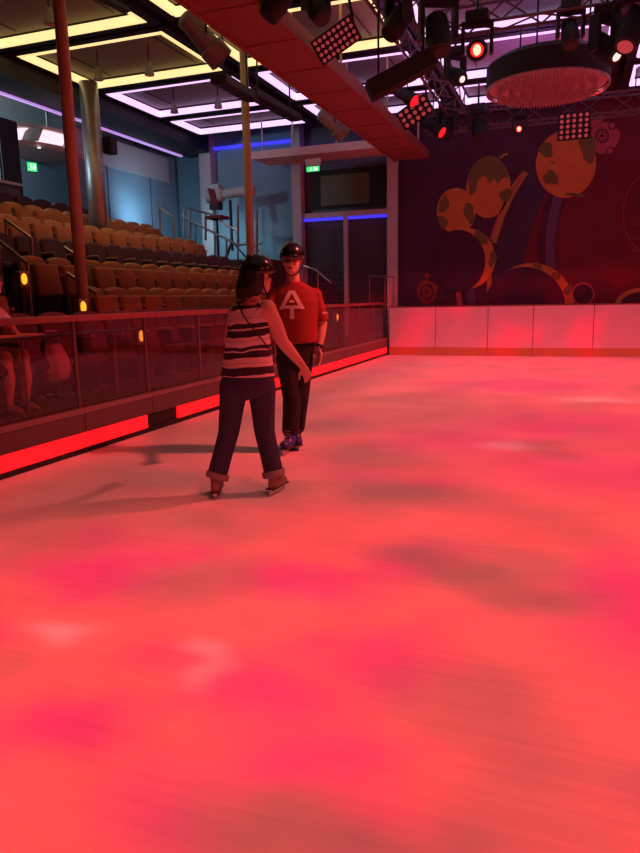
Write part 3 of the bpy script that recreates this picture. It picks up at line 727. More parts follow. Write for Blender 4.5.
# follow spot
p = at_y(230, 196, 16.4)
t = thing('follow_spot', (p.x, p.y, 2.36), 'large grey follow spot on a stand on the platform by the far blue wall', 'stage lamp')
hz = p.z - 2.36
MB().loft([((-.62, -.08, hz+.02),(0,.03,0),(0,0,.17)), ((-.60,-.08,hz+.02),(0,.14,0),(0,0,.17)), ((-.2,0,hz+.05),(0,.15,0),(0,0,.18)), ((-.18,0,hz+.05),(0,.10,0),(0,0,.12)), ((.62,.1,hz+.12),(0,.11,0),(0,0,.13)), ((.64,.1,hz+.12),(0,.09,0),(0,0,.11))], 20).build('lamp_body', 'spotgrey', t)
MB().box((-.55, -.12, hz+.18), (-.25, .10, hz+.30)).build('control_box', 'spotgrey', t, bevel=.015)
MB().box((-.52, -.16, hz-.32), (-.24, .06, hz-.13)).build('ballast_box', 'black', t, bevel=.015)
MB().tube([(0,0,.3),(0,0,hz-.1)], .04, 10).build('stand_post', 'black', t)
for k in range(3): MB().tube([(0,0,.55),(.42*math.cos(k*2.1+.4), .42*math.sin(k*2.1+.4), .02)], .022, 8).build('leg', 'black', t)
p = at_y(213, 197, 15.6)
t = thing('operator_chair', (p.x, p.y, 2.36), 'dark red high chair back beside the follow spot on the platform', 'chair')
hz = p.z-2.36
MB().obox((0,0,hz), (.085,.02,-.015), (0,.025,0), (-.045,0,.20)).build('backrest', 'darkred', t, bevel=.025)
MB().box((-.05,-.35,hz-.55), (.4,.05,hz-.47)).build('seat', 'darkred', t, bevel=.02)
MB().tube([(.16,-.15,.03),(.16,-.15,hz-.5)], .03, 8).build('stand_post', 'black', t)
MB().tube([(.03,.0,hz-.5),(.02,.02,hz-.2)], .018, 8).build('back_post', 'black', t)
for k in range(4): MB().tube([(.16,-.15,.1),(.16+.26*math.cos(k*PI/2), -.15+.26*math.sin(k*PI/2), .02)], .02, 8).build('leg', 'black', t)

# left edge: tall dark cabinet by the top row
p = at_x(3, 145, -10.85)
t = thing('loudspeaker', (-10.85, p.y-.05, 2.62), 'tall dark loudspeaker stack at the far left edge by the top seats', 'speaker')
MB().box((-.3, -.35, 0), (.25, .22, p.z-2.62+.45)).build('cabinet', 'dark', t, bevel=.02)
MB().box((.252, -.3, .5), (.27, .17, p.z-2.62+.38)).build('grille', 'black', t)
# low counter behind top row
t = thing('parapet', (-10.3, 9.0, 2.62), 'grey-violet parapet ledge behind the dark top seats', 'parapet')
MB().box((-.12, -4, 0), (.0, 2.3, 1.04)).build('panel', 'shutter', t)
MB().box((-.22, -4, 1.04), (.06, 2.3, 1.10)).build('ledge', 'greycol', t, bevel=.01)

# ------------------------------------------------------------------ people
def limb(m, pts, rad, n=14):
    m.tube(pts, rad, n)
    for p, r in zip(pts, rad): m.ball(p, r*.99, n=12, m=8)
def hand(m, wrist, d, pn, thumb, s=1.0, curl=.5):
    """wrist point, direction of the fingers, palm normal, direction the thumb leaves to."""
    d = V(d).normalized(); pn = V(pn); pn = (pn - d*pn.dot(d)).normalized(); w = d.cross(pn)
    if w.dot(V(thumb)) < 0: w = -w
    c = V(wrist)
    m.loft([(c - d*.02*s, w*.026*s, pn*.02*s), (c + d*.02*s, w*.033*s, pn*.017*s), (c + d*.06*s, w*.041*s, pn*.015*s), (c + d*.092*s, w*.040*s, pn*.012*s)], 14)
    for k, (off, ln) in enumerate(((.031, .070), (.0105, .080), (-.0105, .075), (-.031, .058))):
        p = c + d*.086*s + w*off*s; dd = (d + w*off*3.2).normalized(); pts = [p - d*.02*s, p]; q = p
        for j, f in enumerate((.45, .3, .25)):
            a = curl*(.35 + j*.55); v = (dd*math.cos(a) + pn*math.sin(a)).normalized()
            q = q + v*ln*f*s; pts.append(q)
        limb(m, pts, [.0092*s, .0092*s, .0085*s, .008*s, .0068*s], 10)
    b = c + d*.025*s + w*.026*s
    v1 = (d*.62 + w*.75 + pn*.2).normalized(); v2 = (d*.92 + w*.3 + pn*.35).normalized()
    limb(m, [b - w*.01*s, b + v1*.035*s, b + v1*.035*s + v2*.03*s, b + v1*.035*s + v2*.054*s], [.014*s, .0115*s, .010*s, .008*s], 10)
def head(m, c, f, s=1.0, tilt=0):
    """c = middle of the head, f = horizontal facing direction."""
    f = V(f).normalized(); r = f.cross(V((0,0,1))); u = V((0,0,1)); c = V(c)
    ax = (r, f, u); S = lambda *k: tuple(q*s for q in k)
    m.ball(c + u*.030*s - f*.012*s, S(.077, .098, .090), ax, 22, 14)             # cranium
    m.ball(c - u*.030*s + f*.020*s, S(.064, .070, .082), ax, 20, 12)             # face
    m.ball(c - u*.078*s + f*.048*s, S(.040, .040, .034), ax, 16, 10)             # chin
    m.loft([(c + f*.082*s + u*.012*s, r*.010*s, u*.010*s), (c + f*.102*s - u*.018*s, r*.015*s, u*.013*s), (c + f*.092*s - u*.030*s, r*.017*s, u*.008*s)], 10)
    m.ball(c + f*.098*s - u*.019*s, S(.013, .012, .011), ax, 10, 7)              # nose tip
    m.ball(c + f*.074*s + u*.030*s, S(.052, .018, .012), ax, 14, 8)              # brow
    for q in (-1, 1):
        m.ball(c + r*.077*s*q - f*.008*s - u*.002*s, S(.012, .020, .032), ax, 10, 8)   # ears
        m.ball(c + f*.066*s + r*.036*s*q - u*.020*s, S(.024, .016, .018), ax, 10, 7)   # cheeks
    m.ball(c + f*.082*s - u*.050*s, S(.026, .012, .006), ax, 12, 6); m.ball(c + f*.080*s - u*.062*s, S(.022, .012, .006), ax, 12, 6)
def face_parts(parent, c, f, s=1.0, glasses=False, openm=False):
    f = V(f).normalized(); r = f.cross(V((0,0,1))); u = V((0,0,1)); c = V(c); ax = (r, f, u)
    for q in (-1, 1): MB().ball(c + f*.079*s + r*.031*s*q + u*.008*s, (.013*s, .010*s, .008*s), ax, 12, 8).build('eye', 'eye', parent, smooth=True)
    MB().ball(c + f*.091*s - u*.056*s, (.022*s, .007*s, .008*s if openm else .004*s), ax, 14, 8).build('mouth', 'lip', parent, smooth=True)
    if glasses:
        m = MB()
        for q in (-1, 1):
            cc_ = c + f*.096*s + r*.033*s*q + u*.006*s
            pts = [cc_ + r*.027*s*math.cos(k*PI/8) + u*.019*s*math.sin(k*PI/8) for k in range(17)]
            m.tube(pts, .0024*s, 6)
            m.tube([c + f*.094*s + r*.06*s*q + u*.012*s, c + r*.082*s*q + u*.010*s], .003*s, 6)
        m.tube([c + f*.099*s - r*.008*s + u*.01*s, c + f*.099*s + r*.008*s + u*.01*s], .003*s, 6)
        m.build('glasses', 'lens', parent)
def helmet(parent, c, f, s=1.0):
    """Rounded shell with short visor, vents and chin strap."""
    f = V(f).normalized(); r = f.cross(V((0,0,1))); u = V((0,0,1)); c = V(c)
    m = MB(); rings = []
    for j in range(9):
        th = j/8*PI/2*.985; k = math.cos(th)
        rings.append((c + u*(.020 + .118*math.sin(th))*s, r*.106*k*s, f*.126*k*s))
    rings = [(c + u*.002*s - f*.012*s, r*.106*s, f*.118*s)] + rings
    m.loft(rings, 28); o = m.build('helmet', 'glossblack', parent, smooth=True); o['label'] = 'glossy black rounded helmet'
    v = MB()
    v.loft([(c + f*.085*s + u*.014*s, r*.080*s, f*.062*s), (c + f*.082*s + u*.024*s, r*.078*s, f*.058*s)], 20)
    v.build('visor', 'glossblack', o)
    st = MB()
    for q in (-1, 1): st.tube([c + r*.098*s*q + u*.01*s, c + r*.088*s*q - u*.07*s + f*.01*s, c + r*.045*s*q - u*.135*s + f*.045*s], .005*s, 6)
    st.tube([c + r*.045*s - u*.135*s + f*.045*s, c - u*.142*s + f*.05*s, c - r*.045*s - u*.135*s + f*.045*s], .005*s, 6)
    st.build('chin_strap', 'dark', o)
    vt = MB()
    for a in (-.5, 0, .5):
        for b in (.5, 1.0):
            n_ = (r*math.sin(a)*math.cos(b)*.106 - f*math.cos(a)*math.cos(b)*.126 + u*.118*math.sin(b))*s + u*.02*s
            vt.ball(c + n_*1.003, (.010*s, .010*s, .016*s), (r, f, u), 8, 6)
    vt.build('vents', 'dark', o)
    return o
def skate(parent, p, yaw, m_boot, s=1.0, m_top=None):
    f = V((math.sin(yaw), math.cos(yaw), 0)); r = V((f.y, -f.x, 0)); u = V((0,0,1)); p = V(p)
    m = MB()
    m.loft([(p + u*.205*s - f*.005*s, r*.050*s, f*.062*s), (p + u*.15*s, r*.044*s, f*.058*s), (p + u*.11*s + f*.012*s, r*.043*s, f*.078*s), (p + u*.085*s + f*.05*s, r*.046*s, f*.125*s), (p + u*.062*s + f*.06*s, r*.047*s, f*.140*s)], 18)
    m.ball(p + f*.135*s + u*.088*s, (.044*s, .062*s, .034*s), (r, f, u), 14, 8)
    o = m.build('skate', m_boot, parent, smooth=True)
    MB().obox(p + u*.056*s + f*.055*s, r*.040*s, f*.140*s, u*.007*s).build('sole', m_top or 'boot_dark', o, bevel=.004)
    b = MB(); b.obox(p + u*.014*s + f*.05*s, r*.002*s, f*.145*s, u*.014*s)
    for k in (-.05, .14): b.obox(p + u*.038*s + f*k*s, r*.014*s, f*.025*s, u*.013*s)
    b.build('blade', 'steel', o)
    lc = MB()
    for k in range(5): lc.tube([p + f*(.072+.008*k)*s + u*(.19-.02*k)*s + r*.03*s, p + f*(.078+.008*k)*s + u*(.185-.02*k)*s - r*.03*s], .004*s, 5)
    lc.build('laces', 'cuff', o)
    return o
def person_root(m, name, base, az, label, vox=.006):
    o = remesh(m, name, 'skin', vox, smooth=3)
    o.location = base; o.rotation_euler = (0, 0, az)
    return tag(o, label, 'person')

# ---- woman (local x = picture right, y = away from the camera)
WB = V((-2.2, 4.4, 0)); WD = 4.92; waz = math.atan2(2.2, 4.4)
def W(r, z, d=0.0):
    k = 1 + d/WD; return V((r*k, d, CAMH - (CAMH - z)*k))
ph = math.radians(22); wf = V((math.sin(ph), math.cos(ph), 0)); wr = V((wf.y, -wf.x, 0))
def ring(r, z, w, dp, d=0.0): return (V((r, d, z)), wr*w, wf*dp)
hy = math.radians(72); hf = V((math.sin(hy), math.cos(hy), 0)); hc = V((.135, .0, 1.555))
m = MB()
m.loft([ring(.04,.79,.09,.08), ring(.042,.84,.150,.105), ring(.045,.92,.155,.11), ring(.055,1.05,.130,.095), ring(.06,1.18,.128,.09), ring(.068,1.28,.130,.09), ring(.075,1.345,.118,.075), ring(.082,1.385,.11,.065), ring(.09,1.41,.055,.05), ring(.10,1.44,.048,.05), ring(.118,1.50,.048,.052)], 24)
head(m, hc, hf, .96)
sR, eR, wR = V((.192, -.055, 1.335)), W(.298, 1.105, .05), W(.432, .935, .16)
limb(m, [V((.13, -.01, 1.345)), sR, sR.lerp(eR, .5), eR, eR.lerp(wR, .35), wR], [.042, .070, .061, .045, .043, .028])
hd = (W(.50, .80, .22) - wR); hand(m, wR, hd, V((-.6, .7, .3)), V((-.4, .3, -.3)), .95, .45)
sL, eL, wL = V((-.03, .06, 1.335)), V((-.085, .20, 1.11)), V((-.02, .40, 1.07))
limb(m, [V((.02, .02, 1.35)), sL, sL.lerp(eL, .5), eL, wL], [.05, .047, .042, .035, .024])
hand(m, wL, V((.15, 1, .05)), V((0, 0, -1)), V((1, 0, 0)), .95, .5)
for hip, kn, an in (((-.045, 0, .84), W(-.108, .47, .03), W(-.205, .17, -.02)), ((.135, 0, .84), W(.148, .465, .04), W(.205, .17, 0))):
    limb(m, [V(hip), V(hip).lerp(kn, .5), kn, kn.lerp(an, .35), an], [.085, .070, .050, .047, .034])
woman = person_root(m, 'person', WB, waz, 'woman in striped tank top and rolled jeans seen from behind, skating with one arm out')
h = MB()                                                                     # bob of hair below the helmet
hb = hc - hf*.03; hr_ = hf.cross(V((0,0,1)))
h.loft([(hb + V((-.03,-.02,-.128)), hr_*.070, hf*.055), (hb + V((-.033,-.022,-.112)), hr_*.102, hf*.086), (hb + V((-.03,-.02,-.075)), hr_*.113, hf*.096), (hb + V((-.02,-.01,-.02)), hr_*.108, hf*.094), (hb + V((0,0,.05)), hr_*.094, hf*.09), (hb + V((0,0,.09)), hr_*.06, hf*.06)], 24)
for k in range(26):
    a = PI*.55 + k/25*PI*1.15
    p0 = hb + hr_*.098*math.sin(a) + hf*.085*math.cos(a); p1 = p0 + V((-.034, -.024, 0))
    h.tube([p0 + V((0,0,.02)), p0.lerp(p1, .5) + V((0,0,-.06)), p1*1.0 + V((0,0,-.135 - random.random()*.02))], [.016, .017, .006], 6)
remesh(h, 'hair', 'hair', .006, woman, 2)
helmet(woman, hc + V((0, 0, .022)), hf, .98)
face_parts(woman, hc, hf, .96)
def stripes(name, bands, base, dark):
    m = bpy.data.materials.new(name); nt, N, L = nodes_of(m); b = N['Principled BSDF']; b.inputs['Roughness'].default_value = .9
    tc = N.new('ShaderNodeTexCoord'); sp = N.new('ShaderNodeSeparateXYZ'); L.new(tc.outputs['Object'], sp.inputs[0])
    nz = N.new('ShaderNodeTexNoise'); nz.inputs['Scale'].default_value = 6; L.new(tc.outputs['Object'], nz.inputs['Vector'])
    a = N.new('ShaderNodeMath'); a.operation = 'MULTIPLY_ADD'; L.new(nz.outputs['Fac'], a.inputs[0]); a.inputs[1].default_value = .05; L.new(sp.outputs[2], a.inputs[2])
    sl = N.new('ShaderNodeMath'); sl.operation = 'MULTIPLY_ADD'; L.new(sp.outputs[0], sl.inputs[0]); sl.inputs[1].default_value = -.06; L.new(a.outputs[0], sl.inputs[2])
    mr = N.new('ShaderNodeMapRange'); mr.inputs['From Min'].default_value = .8; mr.inputs['From Max'].default_value = 1.5; L.new(sl.outputs[0], mr.inputs[0])
    cr = N.new('ShaderNodeValToRGB'); cr.color_ramp.interpolation = 'CONSTANT'; e = cr.color_ramp.elements
    e[0].position = 0; e[0].color = (*base, 1); e.remove(e[1])
    for lo, hi, c in bands:
        x = e.new((lo+.022-.8)/.7); x.color = (*c, 1); x = e.new((hi+.022-.8)/.7); x.color = (*base, 1)
    L.new(mr.outputs[0], cr.inputs[0]); L.new(cr.outputs[0], b.inputs['Base Color'])
    return m
navy = (.035, .018, .05); gr = (.42, .33, .36)
MT['stripes'] = stripes('striped_jersey', [(.890, .945, navy), (.972, .977, gr), (1.008, 1.050, navy), (1.060, 1.086, navy), (1.12, 1.126, gr), (1.148, 1.196, navy), (1.206, 1.236, navy), (1.275, 1.281, gr), (1.340, 1.372, navy), (1.380, 1.5, navy)], (.70, .62, .62), navy)
tt = MB()
tt.loft([ring(.042,.872,.200,.142), ring(.044,.93,.190,.138), ring(.05,1.05,.172,.125), ring(.058,1.17,.155,.122), ring(.066,1.27,.152,.115), ring(.07,1.33,.135,.100), ring(.074,1.362,.118,.082)], 32)
for q, a, b in ((1, .145, .135), (-1, -.005, .01)):
    tt.loft([(V((a, -.02*q-.02, 1.33)), V((.028,0,0)), V((0,.09,0))), (V((b, -.015*q, 1.395)), V((.024,0,0)), V((0,.062,0)))], 12)
remesh(tt, 'tank_top', 'stripes', .006, woman, 3)
st = MB(); st.tube([V((.0,-.05,1.385)), V((.025,-.118,1.30)), V((.08,-.142,1.22)), V((.15,-.135,1.13)), V((.205,-.085,1.06))], .005, 6); st.build('bag_strap', 'dark', woman)
tr = MB()
tr.loft([ring(.040,.715,.075,.085), ring(.040,.75,.150,.125), ring(.041,.82,.200,.140), ring(.044,.90,.188,.13)], 28)
LEGS = (((-.058, 0, .80), W(-.108, .47, .03), W(-.197, .185, -.02), W(-.203, .15, -.02)), ((.138, 0, .80), W(.148, .465, .04), W(.200, .185, 0), W(.205, .15, 0)))
for hip, kn, an, cu in LEGS:
    limb(tr, [V(hip), V(hip).lerp(kn, .5), kn, kn.lerp(an, .5), an], [.105, .089, .077, .072, .073])
remesh(tr, 'jeans', 'jeans', .007, woman, 14)
for hip, kn, an, cu in LEGS:
    ax = (an - kn).normalized(); c = V(cu)
    u_ = ax.orthogonal().normalized(); w_ = ax.cross(u_)
    MB().loft([(c - ax*.024, u_*.079, w_*.079), (c - ax*.014, u_*.086, w_*.086), (c + ax*.016, u_*.086, w_*.086), (c + ax*.024, u_*.079, w_*.079)], 20).build('jeans_cuff', 'cuff', woman, smooth=True)
skate(woman, (-.215, -.03, 0), math.radians(6), 'boot_tan', .9)
skate(woman, (.205, -.02, 0), math.radians(30), 'boot_tan', .9)

# ---- man (faces the camera)
NB = V((-2.48, 5.9, 0)); ND = 6.4; naz = math.atan2(2.48, 5.9)
def Mn(r, z, d=0.0):
    k = 1 + d/ND; return V((r*k, d, CAMH - (CAMH - z)*k))
mf = V((-.10, -1, 0)).normalized(); mr_ = V((1, -.10, 0)).normalized()
def mring(r, z, w, dp, d=0.0): return (V((r, d, z)), mr_*w, mf*dp)
mc = V((.074, -.02, 1.735)); hfm = V((-.22, -1, 0)).normalized()
m = MB()
m.loft([mring(.07,.86,.155,.11), mring(.075,1.0,.16,.11), mring(.08,1.15,.165,.115), mring(.083,1.3,.185,.12), mring(.083,1.42,.195,.115), mring(.082,1.49,.165,.085), mring(.08,1.53,.09,.07), mring(.078,1.56,.06,.06), mring(.076,1.63,.058,.06)], 24)
head(m, mc, hfm, 1.06)
sR, eR, wR = V((.258, 0, 1.42)), V((.338, .02, 1.17)), V((.296, -.06, .955))
limb(m, [V((.18, 0, 1.44)), sR, sR.lerp(eR, .5), eR, eR.lerp(wR, .35), wR], [.058, .056, .052, .045, .044, .029])
hand(m, wR, V((-.05, -.05, -1)), V((-.8, -.5, 0)), V((-.3, -1, 0)), 1.08, .55)
sL, eL, wL = V((-.095, 0, 1.42)), V((-.20, -.08, 1.17)), V((-.215, -.34, 1.09))
limb(m, [V((-.02, 0, 1.44)), sL, sL.lerp(eL, .5), eL, wL], [.058, .056, .050, .044, .029])
hand(m, wL, V((-.02, -1, -.05)), V((.2, 0, 1)), V((1, 0, .2)), 1.05, .5)
for hip, kn, an in (((.015, 0, .90), V((.040, -.06, .50)), V((.015, -.06, .17))), ((.135, 0, .90), V((.105, -.01, .50)), V((.075, .11, .17)))):
    limb(m, [V(hip), V(hip).lerp(kn, .5), kn, kn.lerp(an, .35), an], [.085, .075, .055, .05, .038])
man = person_root(m, 'person', NB, naz, 'man in red T-shirt with white emblem, dark trousers and blue skates, facing us')
helmet(man, mc + V((0, 0, .028)), hfm, 1.06)
face_parts(man, mc, hfm, 1.06, True, True)
h = MB()
for q in (-1, 1): h.ball(mc + mr_*.074*q + V((0,.03,.01)), (.012,.035,.035), n=10, m=7)
h.ball(mc + V((0,.07,-.01)), (.066,.03,.05), n=14, m=8); remesh(h, 'hair', 'hair', .006, man, 2)
ts = MB()
ts.loft([mring(.092,1.015,.205,.150), mring(.090,1.1,.207,.15), mring(.088,1.25,.215,.150), mring(.085,1.38,.225,.145), mring(.084,1.46,.215,.115), mring(.082,1.505,.165,.095), mring(.08,1.545,.095,.08), mring(.079,1.56,.075,.072)], 32)
for s_, e_ in ((V((.272,0,1.432)), V((.322,.015,1.20))), (V((-.107,0,1.432)), V((-.19,-.06,1.20)))):
    ts.tube([V((.08,0,1.44)).lerp(s_, .6), s_, s_.lerp(e_, .5), e_], [.070, .068, .070, .075], 18); ts.ball(s_, .068, n=14, m=9)
remesh(ts, 'tee_shirt', 'redshirt', .007, man, 4)
# white A over T emblem printed on the chest, wrapped on the front of the shirt
def chest(x, z):
    w, dp, cxx = .2175, .150, .088
    if z > 1.25: k = min(1, (z-1.25)/.13); w = .215+.01*k; dp = .150-.005*k
    if z > 1.38: k = (z-1.38)/.08; dp = .145-.030*k
    t = max(-.95, min(.95, (x-cxx)/w)); return V((cxx, 0, z)) + mr_*w*t + mf*(dp*math.sqrt(1-t*t) + .004)
def emblem(parent, polys):
    g = MB()
    for poly in polys:
        n = 6
        a, b, c, d = [V((*p, 0)) for p in poly]
        grid = [[a.lerp(b, i/n).lerp(d.lerp(c, i/n), j/n) for j in range(n+1)] for i in range(n+1)]
        F = [[g.bm.verts.new(chest(p.x, p.y)) for p in row] for row in grid]
        B = [[g.bm.verts.new(chest(p.x, p.y) - mf*.006) for p in row] for row in grid]
        for i in range(n):
            for j in range(n):
                g.bm.faces.new((F[i][j], F[i+1][j], F[i+1][j+1], F[i][j+1])); g.bm.faces.new((B[i][j], B[i][j+1], B[i+1][j+1], B[i+1][j]))
        for i in range(n):
            g.bm.faces.new((F[i][0], B[i][0], B[i+1][0], F[i+1][0])); g.bm.faces.new((F[i][n], F[i+1][n], B[i+1][n], B[i][n]))
            g.bm.faces.new((F[0][i], F[0][i+1], B[0][i+1], B[0][i])); g.bm.faces.new((F[n][i], B[n][i], B[n][i+1], F[n][i+1]))
    g.build('shirt_emblem', 'logo', parent)
ex, ez = .072, 1.36
emblem(man, [[(ex-.026, ez+.118), (ex+.010, ez+.118), (ex-.076, ez-.045), (ex-.116, ez-.045)],
             [(ex-.010, ez+.118), (ex+.026, ez+.118), (ex+.116, ez-.045), (ex+.076, ez-.045)],
             [(ex-.006, ez+.118), (ex+.006, ez+.118), (ex+.020, ez+.09), (ex-.020, ez+.09)],
             [(ex-.075, ez-.012), (ex+.075, ez-.012), (ex+.088, ez-.040), (ex-.088, ez-.040)],
             [(ex-.018, ez-.040), (ex+.018, ez-.040), (ex+.018, ez-.132), (ex-.018, ez-.132)],
             [(ex-.010, ez+.034), (ex+.010, ez+.034), (ex+.030, ez+.012), (ex-.030, ez+.012)]])
MB().obox((.356, -.072, 1.275), (.022, .008, 0), (-.002, .004, 0), (0, 0, .007)).build('sleeve_mark', 'logo', man)
wt = MB(); ax = (wR - eR).normalized(); u_ = ax.orthogonal().normalized(); w_ = ax.cross(u_); c = wR - ax*.02
wt.loft([(c - ax*.012, u_*.034, w_*.034), (c + ax*.012, u_*.034, w_*.034)], 16); wt.ball(c + V((.02, -.03, 0)), (.016,.012,.018), n=10, m=6); wt.build('wristwatch', 'dark', man)
tr = MB()
tr.loft([mring(.075,.82,.145,.12), mring(.078,.90,.165,.128), mring(.085,1.0,.185,.13)], 28)
for hip, kn, an in (((.005, 0, .86), V((.040, -.06, .50)), V((.015, -.06, .20))), ((.140, 0, .86), V((.110, -.01, .50)), V((.078, .11, .20)))):
    limb(tr, [V(hip), V(hip).lerp(kn, .5), kn, kn.lerp(an, .5), an], [.108, .098, .088, .082, .080])
remesh(tr, 'trousers', 'darkjeans', .007, man, 3)
skate(man, (.020, -.07, 0), math.radians(202), 'boot_blue', 1.1)
skate(man, (.075, .11, 0), math.radians(176), 'boot_blue', 1.0)

# ---- seated person behind the glass (faces +x, the rink)
SB = V((-5.04, 4.80, .45))
m = MB(); F_ = V((1,0,0)); R_ = V((0,-1,0))
m.loft([(V((.02,0,.40)), R_*.15, F_*.11), (V((.02,0,.52)), R_*.155, F_*.115), (V((.06,0,.68)), R_*.145, F_*.105), (V((.12,0,.84)), R_*.165, F_*.11), (V((.15,0,.93)), R_*.12, F_*.075), (V((.17,0,.98)), R_*.055, F_*.055), (V((.20,0,1.06)), R_*.05, F_*.055)], 22)
head(m, V((.24,0,1.15)), V((1,.3,-.0)), 1.0)
for s_ in (1, -1):
    sh = V((.14, .17*s_, .88)); el = V((.26, .24 if s_ > 0 else -.2, .66)); wr_ = V((.40, .40 if s_ > 0 else .16, .66))
    limb(m, [sh, sh.lerp(el, .5), el, wr_], [.05, .044, .038, .026])
    hand(m, wr_, V((.5, .8, -.1)), V((.2, -.2, -1)), V((1, 0, .3)), .95, .7)
for s_ in (1, -1):
    limb(m, [V((.03,.09*s_,.47)), V((.24,.10*s_,.49)), V((.42,.10*s_,.49)), V((.44,.10*s_,.30)), V((.40,.10*s_,.09))], [.085, .075, .056, .050, .036])
sp = person_root(m, 'person', SB, 0, 'seated person in pale shirt and khaki shorts behind the glass, holding a bag')
s2 = MB()
s2.loft([(V((.02,0,.47)), R_*.17, F_*.13), (V((.05,0,.66)), R_*.16, F_*.125), (V((.11,0,.84)), R_*.18, F_*.125), (V((.145,0,.925)), R_*.13, F_*.085)], 24)
for s_ in (1, -1): s2.tube([V((.13,.13*s_,.88)), V((.16,.19*s_,.82)), V((.20,.22*s_,.75))], [.066, .064, .062], 14)
remesh(s2, 'shirt', 'whiteshirt', .008, sp, 3)
s3 = MB()
s3.loft([(V((.02,0,.395)), R_*.165, F_*.12), (V((.02,0,.50)), R_*.175, F_*.13)], 24)
for s_ in (1, -1): limb(s3, [V((.03,.09*s_,.47)), V((.22,.10*s_,.49)), V((.40,.10*s_,.49))], [.10, .092, .078])
remesh(s3, 'shorts', 'khaki', .008, sp, 3)
h = MB(); h.ball(V((.215,-.01,1.19)), (.10,.088,.095), n=18, m=12); h.ball(V((.17,0,1.13)), (.06,.08,.09), n=14, m=9); remesh(h, 'hair', 'hair', .008, sp, 2)
for s_ in (1, -1):
    b = MB(); b.loft([(V((.39,.10*s_,.09)), V((.05,0,0)), V((0,.042,0))), (V((.43,.10*s_,.045)), V((.12,0,0)), V((0,.045,0))), (V((.44,.10*s_,.0)), V((.135,0,0)), V((0,.046,0)))], 16)
    b.build('shoe', 'boot_tan', sp, smooth=True)
# tote bag held in the hands
t = thing('tote_bag', SB + V((.42, .52, .30)), 'crumpled grey tote bag held by the seated spectator', 'bag')
b = MB()
b.loft([((0,0,-.09),(.06,0,0),(0,.13,0)), ((.01,0,.0),(.10,0,0),(0,.17,0)), ((0,.01,.14),(.085,0,0),(0,.16,0)), ((0,-.02,.25),(.04,0,0),(0,.12,0)), ((0,-.03,.33),(.02,0,0),(0,.07,0))], 18)
o = b.build('bag_body', 'bag', t, smooth=True, sub=1)
b = MB(); b.tube([(.0,-.10,.28),(.0,-.10,.40),(.0,.04,.40),(.0,.06,.27)], .010, 6); b.build('handle', 'bag', t)
t = thing('rucksack', (-4.62, 4.45, .45), 'dark rounded rucksack on the floor behind the glass at the left edge', 'bag')
b = MB(); b.loft([((0,0,0),(.13,0,0),(0,.18,0)), ((0,0,.15),(.14,0,0),(0,.19,0)), ((0,0,.32),(.10,0,0),(0,.15,0)), ((0,0,.40),(.04,0,0),(0,.07,0))], 18); b.build('bag_body', 'darkjeans', t, smooth=True, sub=1)
MB().tube([(0,-.05,.38),(0,-.02,.46),(0,.03,.46),(0,.06,.38)], .010, 6).build('handle', 'dark', t)
for k, (px, py) in enumerate(((41, 397), (50, 395))):
    q_ = at_z(px, py, .47); b = MB(); b.ball((0,0,.012), (.05,.035,.02), n=9, m=6)
    for v in b.bm.verts: v.co += V((random.uniform(-.008,.008), random.uniform(-.008,.008), random.uniform(0,.01)))
    tag(b.build('paper_scrap', 'paper', loc=(q_.x, q_.y, .45)), 'white crumpled paper scrap on the walkway floor behind the glass, %s one' % ('left' if k == 0 else 'right'), 'paper', 'paper scraps behind the glass')

# ------------------------------------------------------------------ lights
def spot(name, loc, aim, power, col, size=60, rad=.15, blend=.5):
    l = bpy.data.lights.new(name, 'SPOT'); l.energy = power; l.color = col; l.spot_size = math.radians(size); l.shadow_soft_size = rad; l.spot_blend = blend
    o = bpy.data.objects.new(name, l); COL.objects.link(o); o.location = loc
    o.rotation_euler = (V(aim) - V(loc)).to_track_quat('-Z', 'Y').to_euler(); return o
def area(name, loc, aim, power, col, sx, sy):
    l = bpy.data.lights.new(name, 'AREA'); l.shape = 'RECTANGLE'; l.size = sx; l.size_y = sy; l.energy = power; l.color = col
    o = bpy.data.objects.new(name, l); COL.objects.link(o); o.location = loc
    o.rotation_euler = (V(aim) - V(loc)).to_track_quat('-Z', 'Y').to_euler(); return o
# patterned projectors over the ice: straight-down lamps whose gobo breaks the red wash into drifting blotches
GAPS = [(-3.7, 4.2, 1.3, 1.7, .85), (-3.7, 7.0, 1.3, 2.6, .8), (-3.8, 11.0, 1.1, 3.2, .65), (-1.8, 8.5, 1.2, 2.2, .5), (400, 492, .75, .45, .9), (360, 455, .7, .5, .8), (470, 575, .42, .28, .85), (535, 600, .33, .20, .75), (420, 555, .3, .2, .8), (492, 700, .20, .34, .55), (345, 835, .55, .16, .8), (440, 845, .4, .12, .7),
        (60, 500, .9, .5, .9), (150, 480, .8, .55, 1.0), (250, 490, .7, .5, .95), (330, 425, .7, .8, .8), (300, 400, .8, 1.6, .8), (385, 400, .7, 1.0, .6), (410, 365, .9, 1.2, .5), (200, 520, .6, .35, .7)]
PINKS = [(100, 575, .45, .3, .9), (295, 582, .42, .25, 1.0), (70, 722, .25, .22, .9), (260, 690, .35, .22, .8), (310, 750, .32, .22, .7), (380, 660, .3, .25, .8), (600, 470, .9, .8, .7), (450, 440, .9, .9, .7), (560, 425, 1.2, 1.0, .8), (630, 600, .3, .7, .9), (180, 795, .28, .14, .7), (520, 385, 1.4, 1.0, .7)]
PALES = [(62, 634, .17, .07, .9), (198, 661, .09, .07, 1.0), (505, 446, .26, .2, .9), (600, 400, .6, .22, .8)]
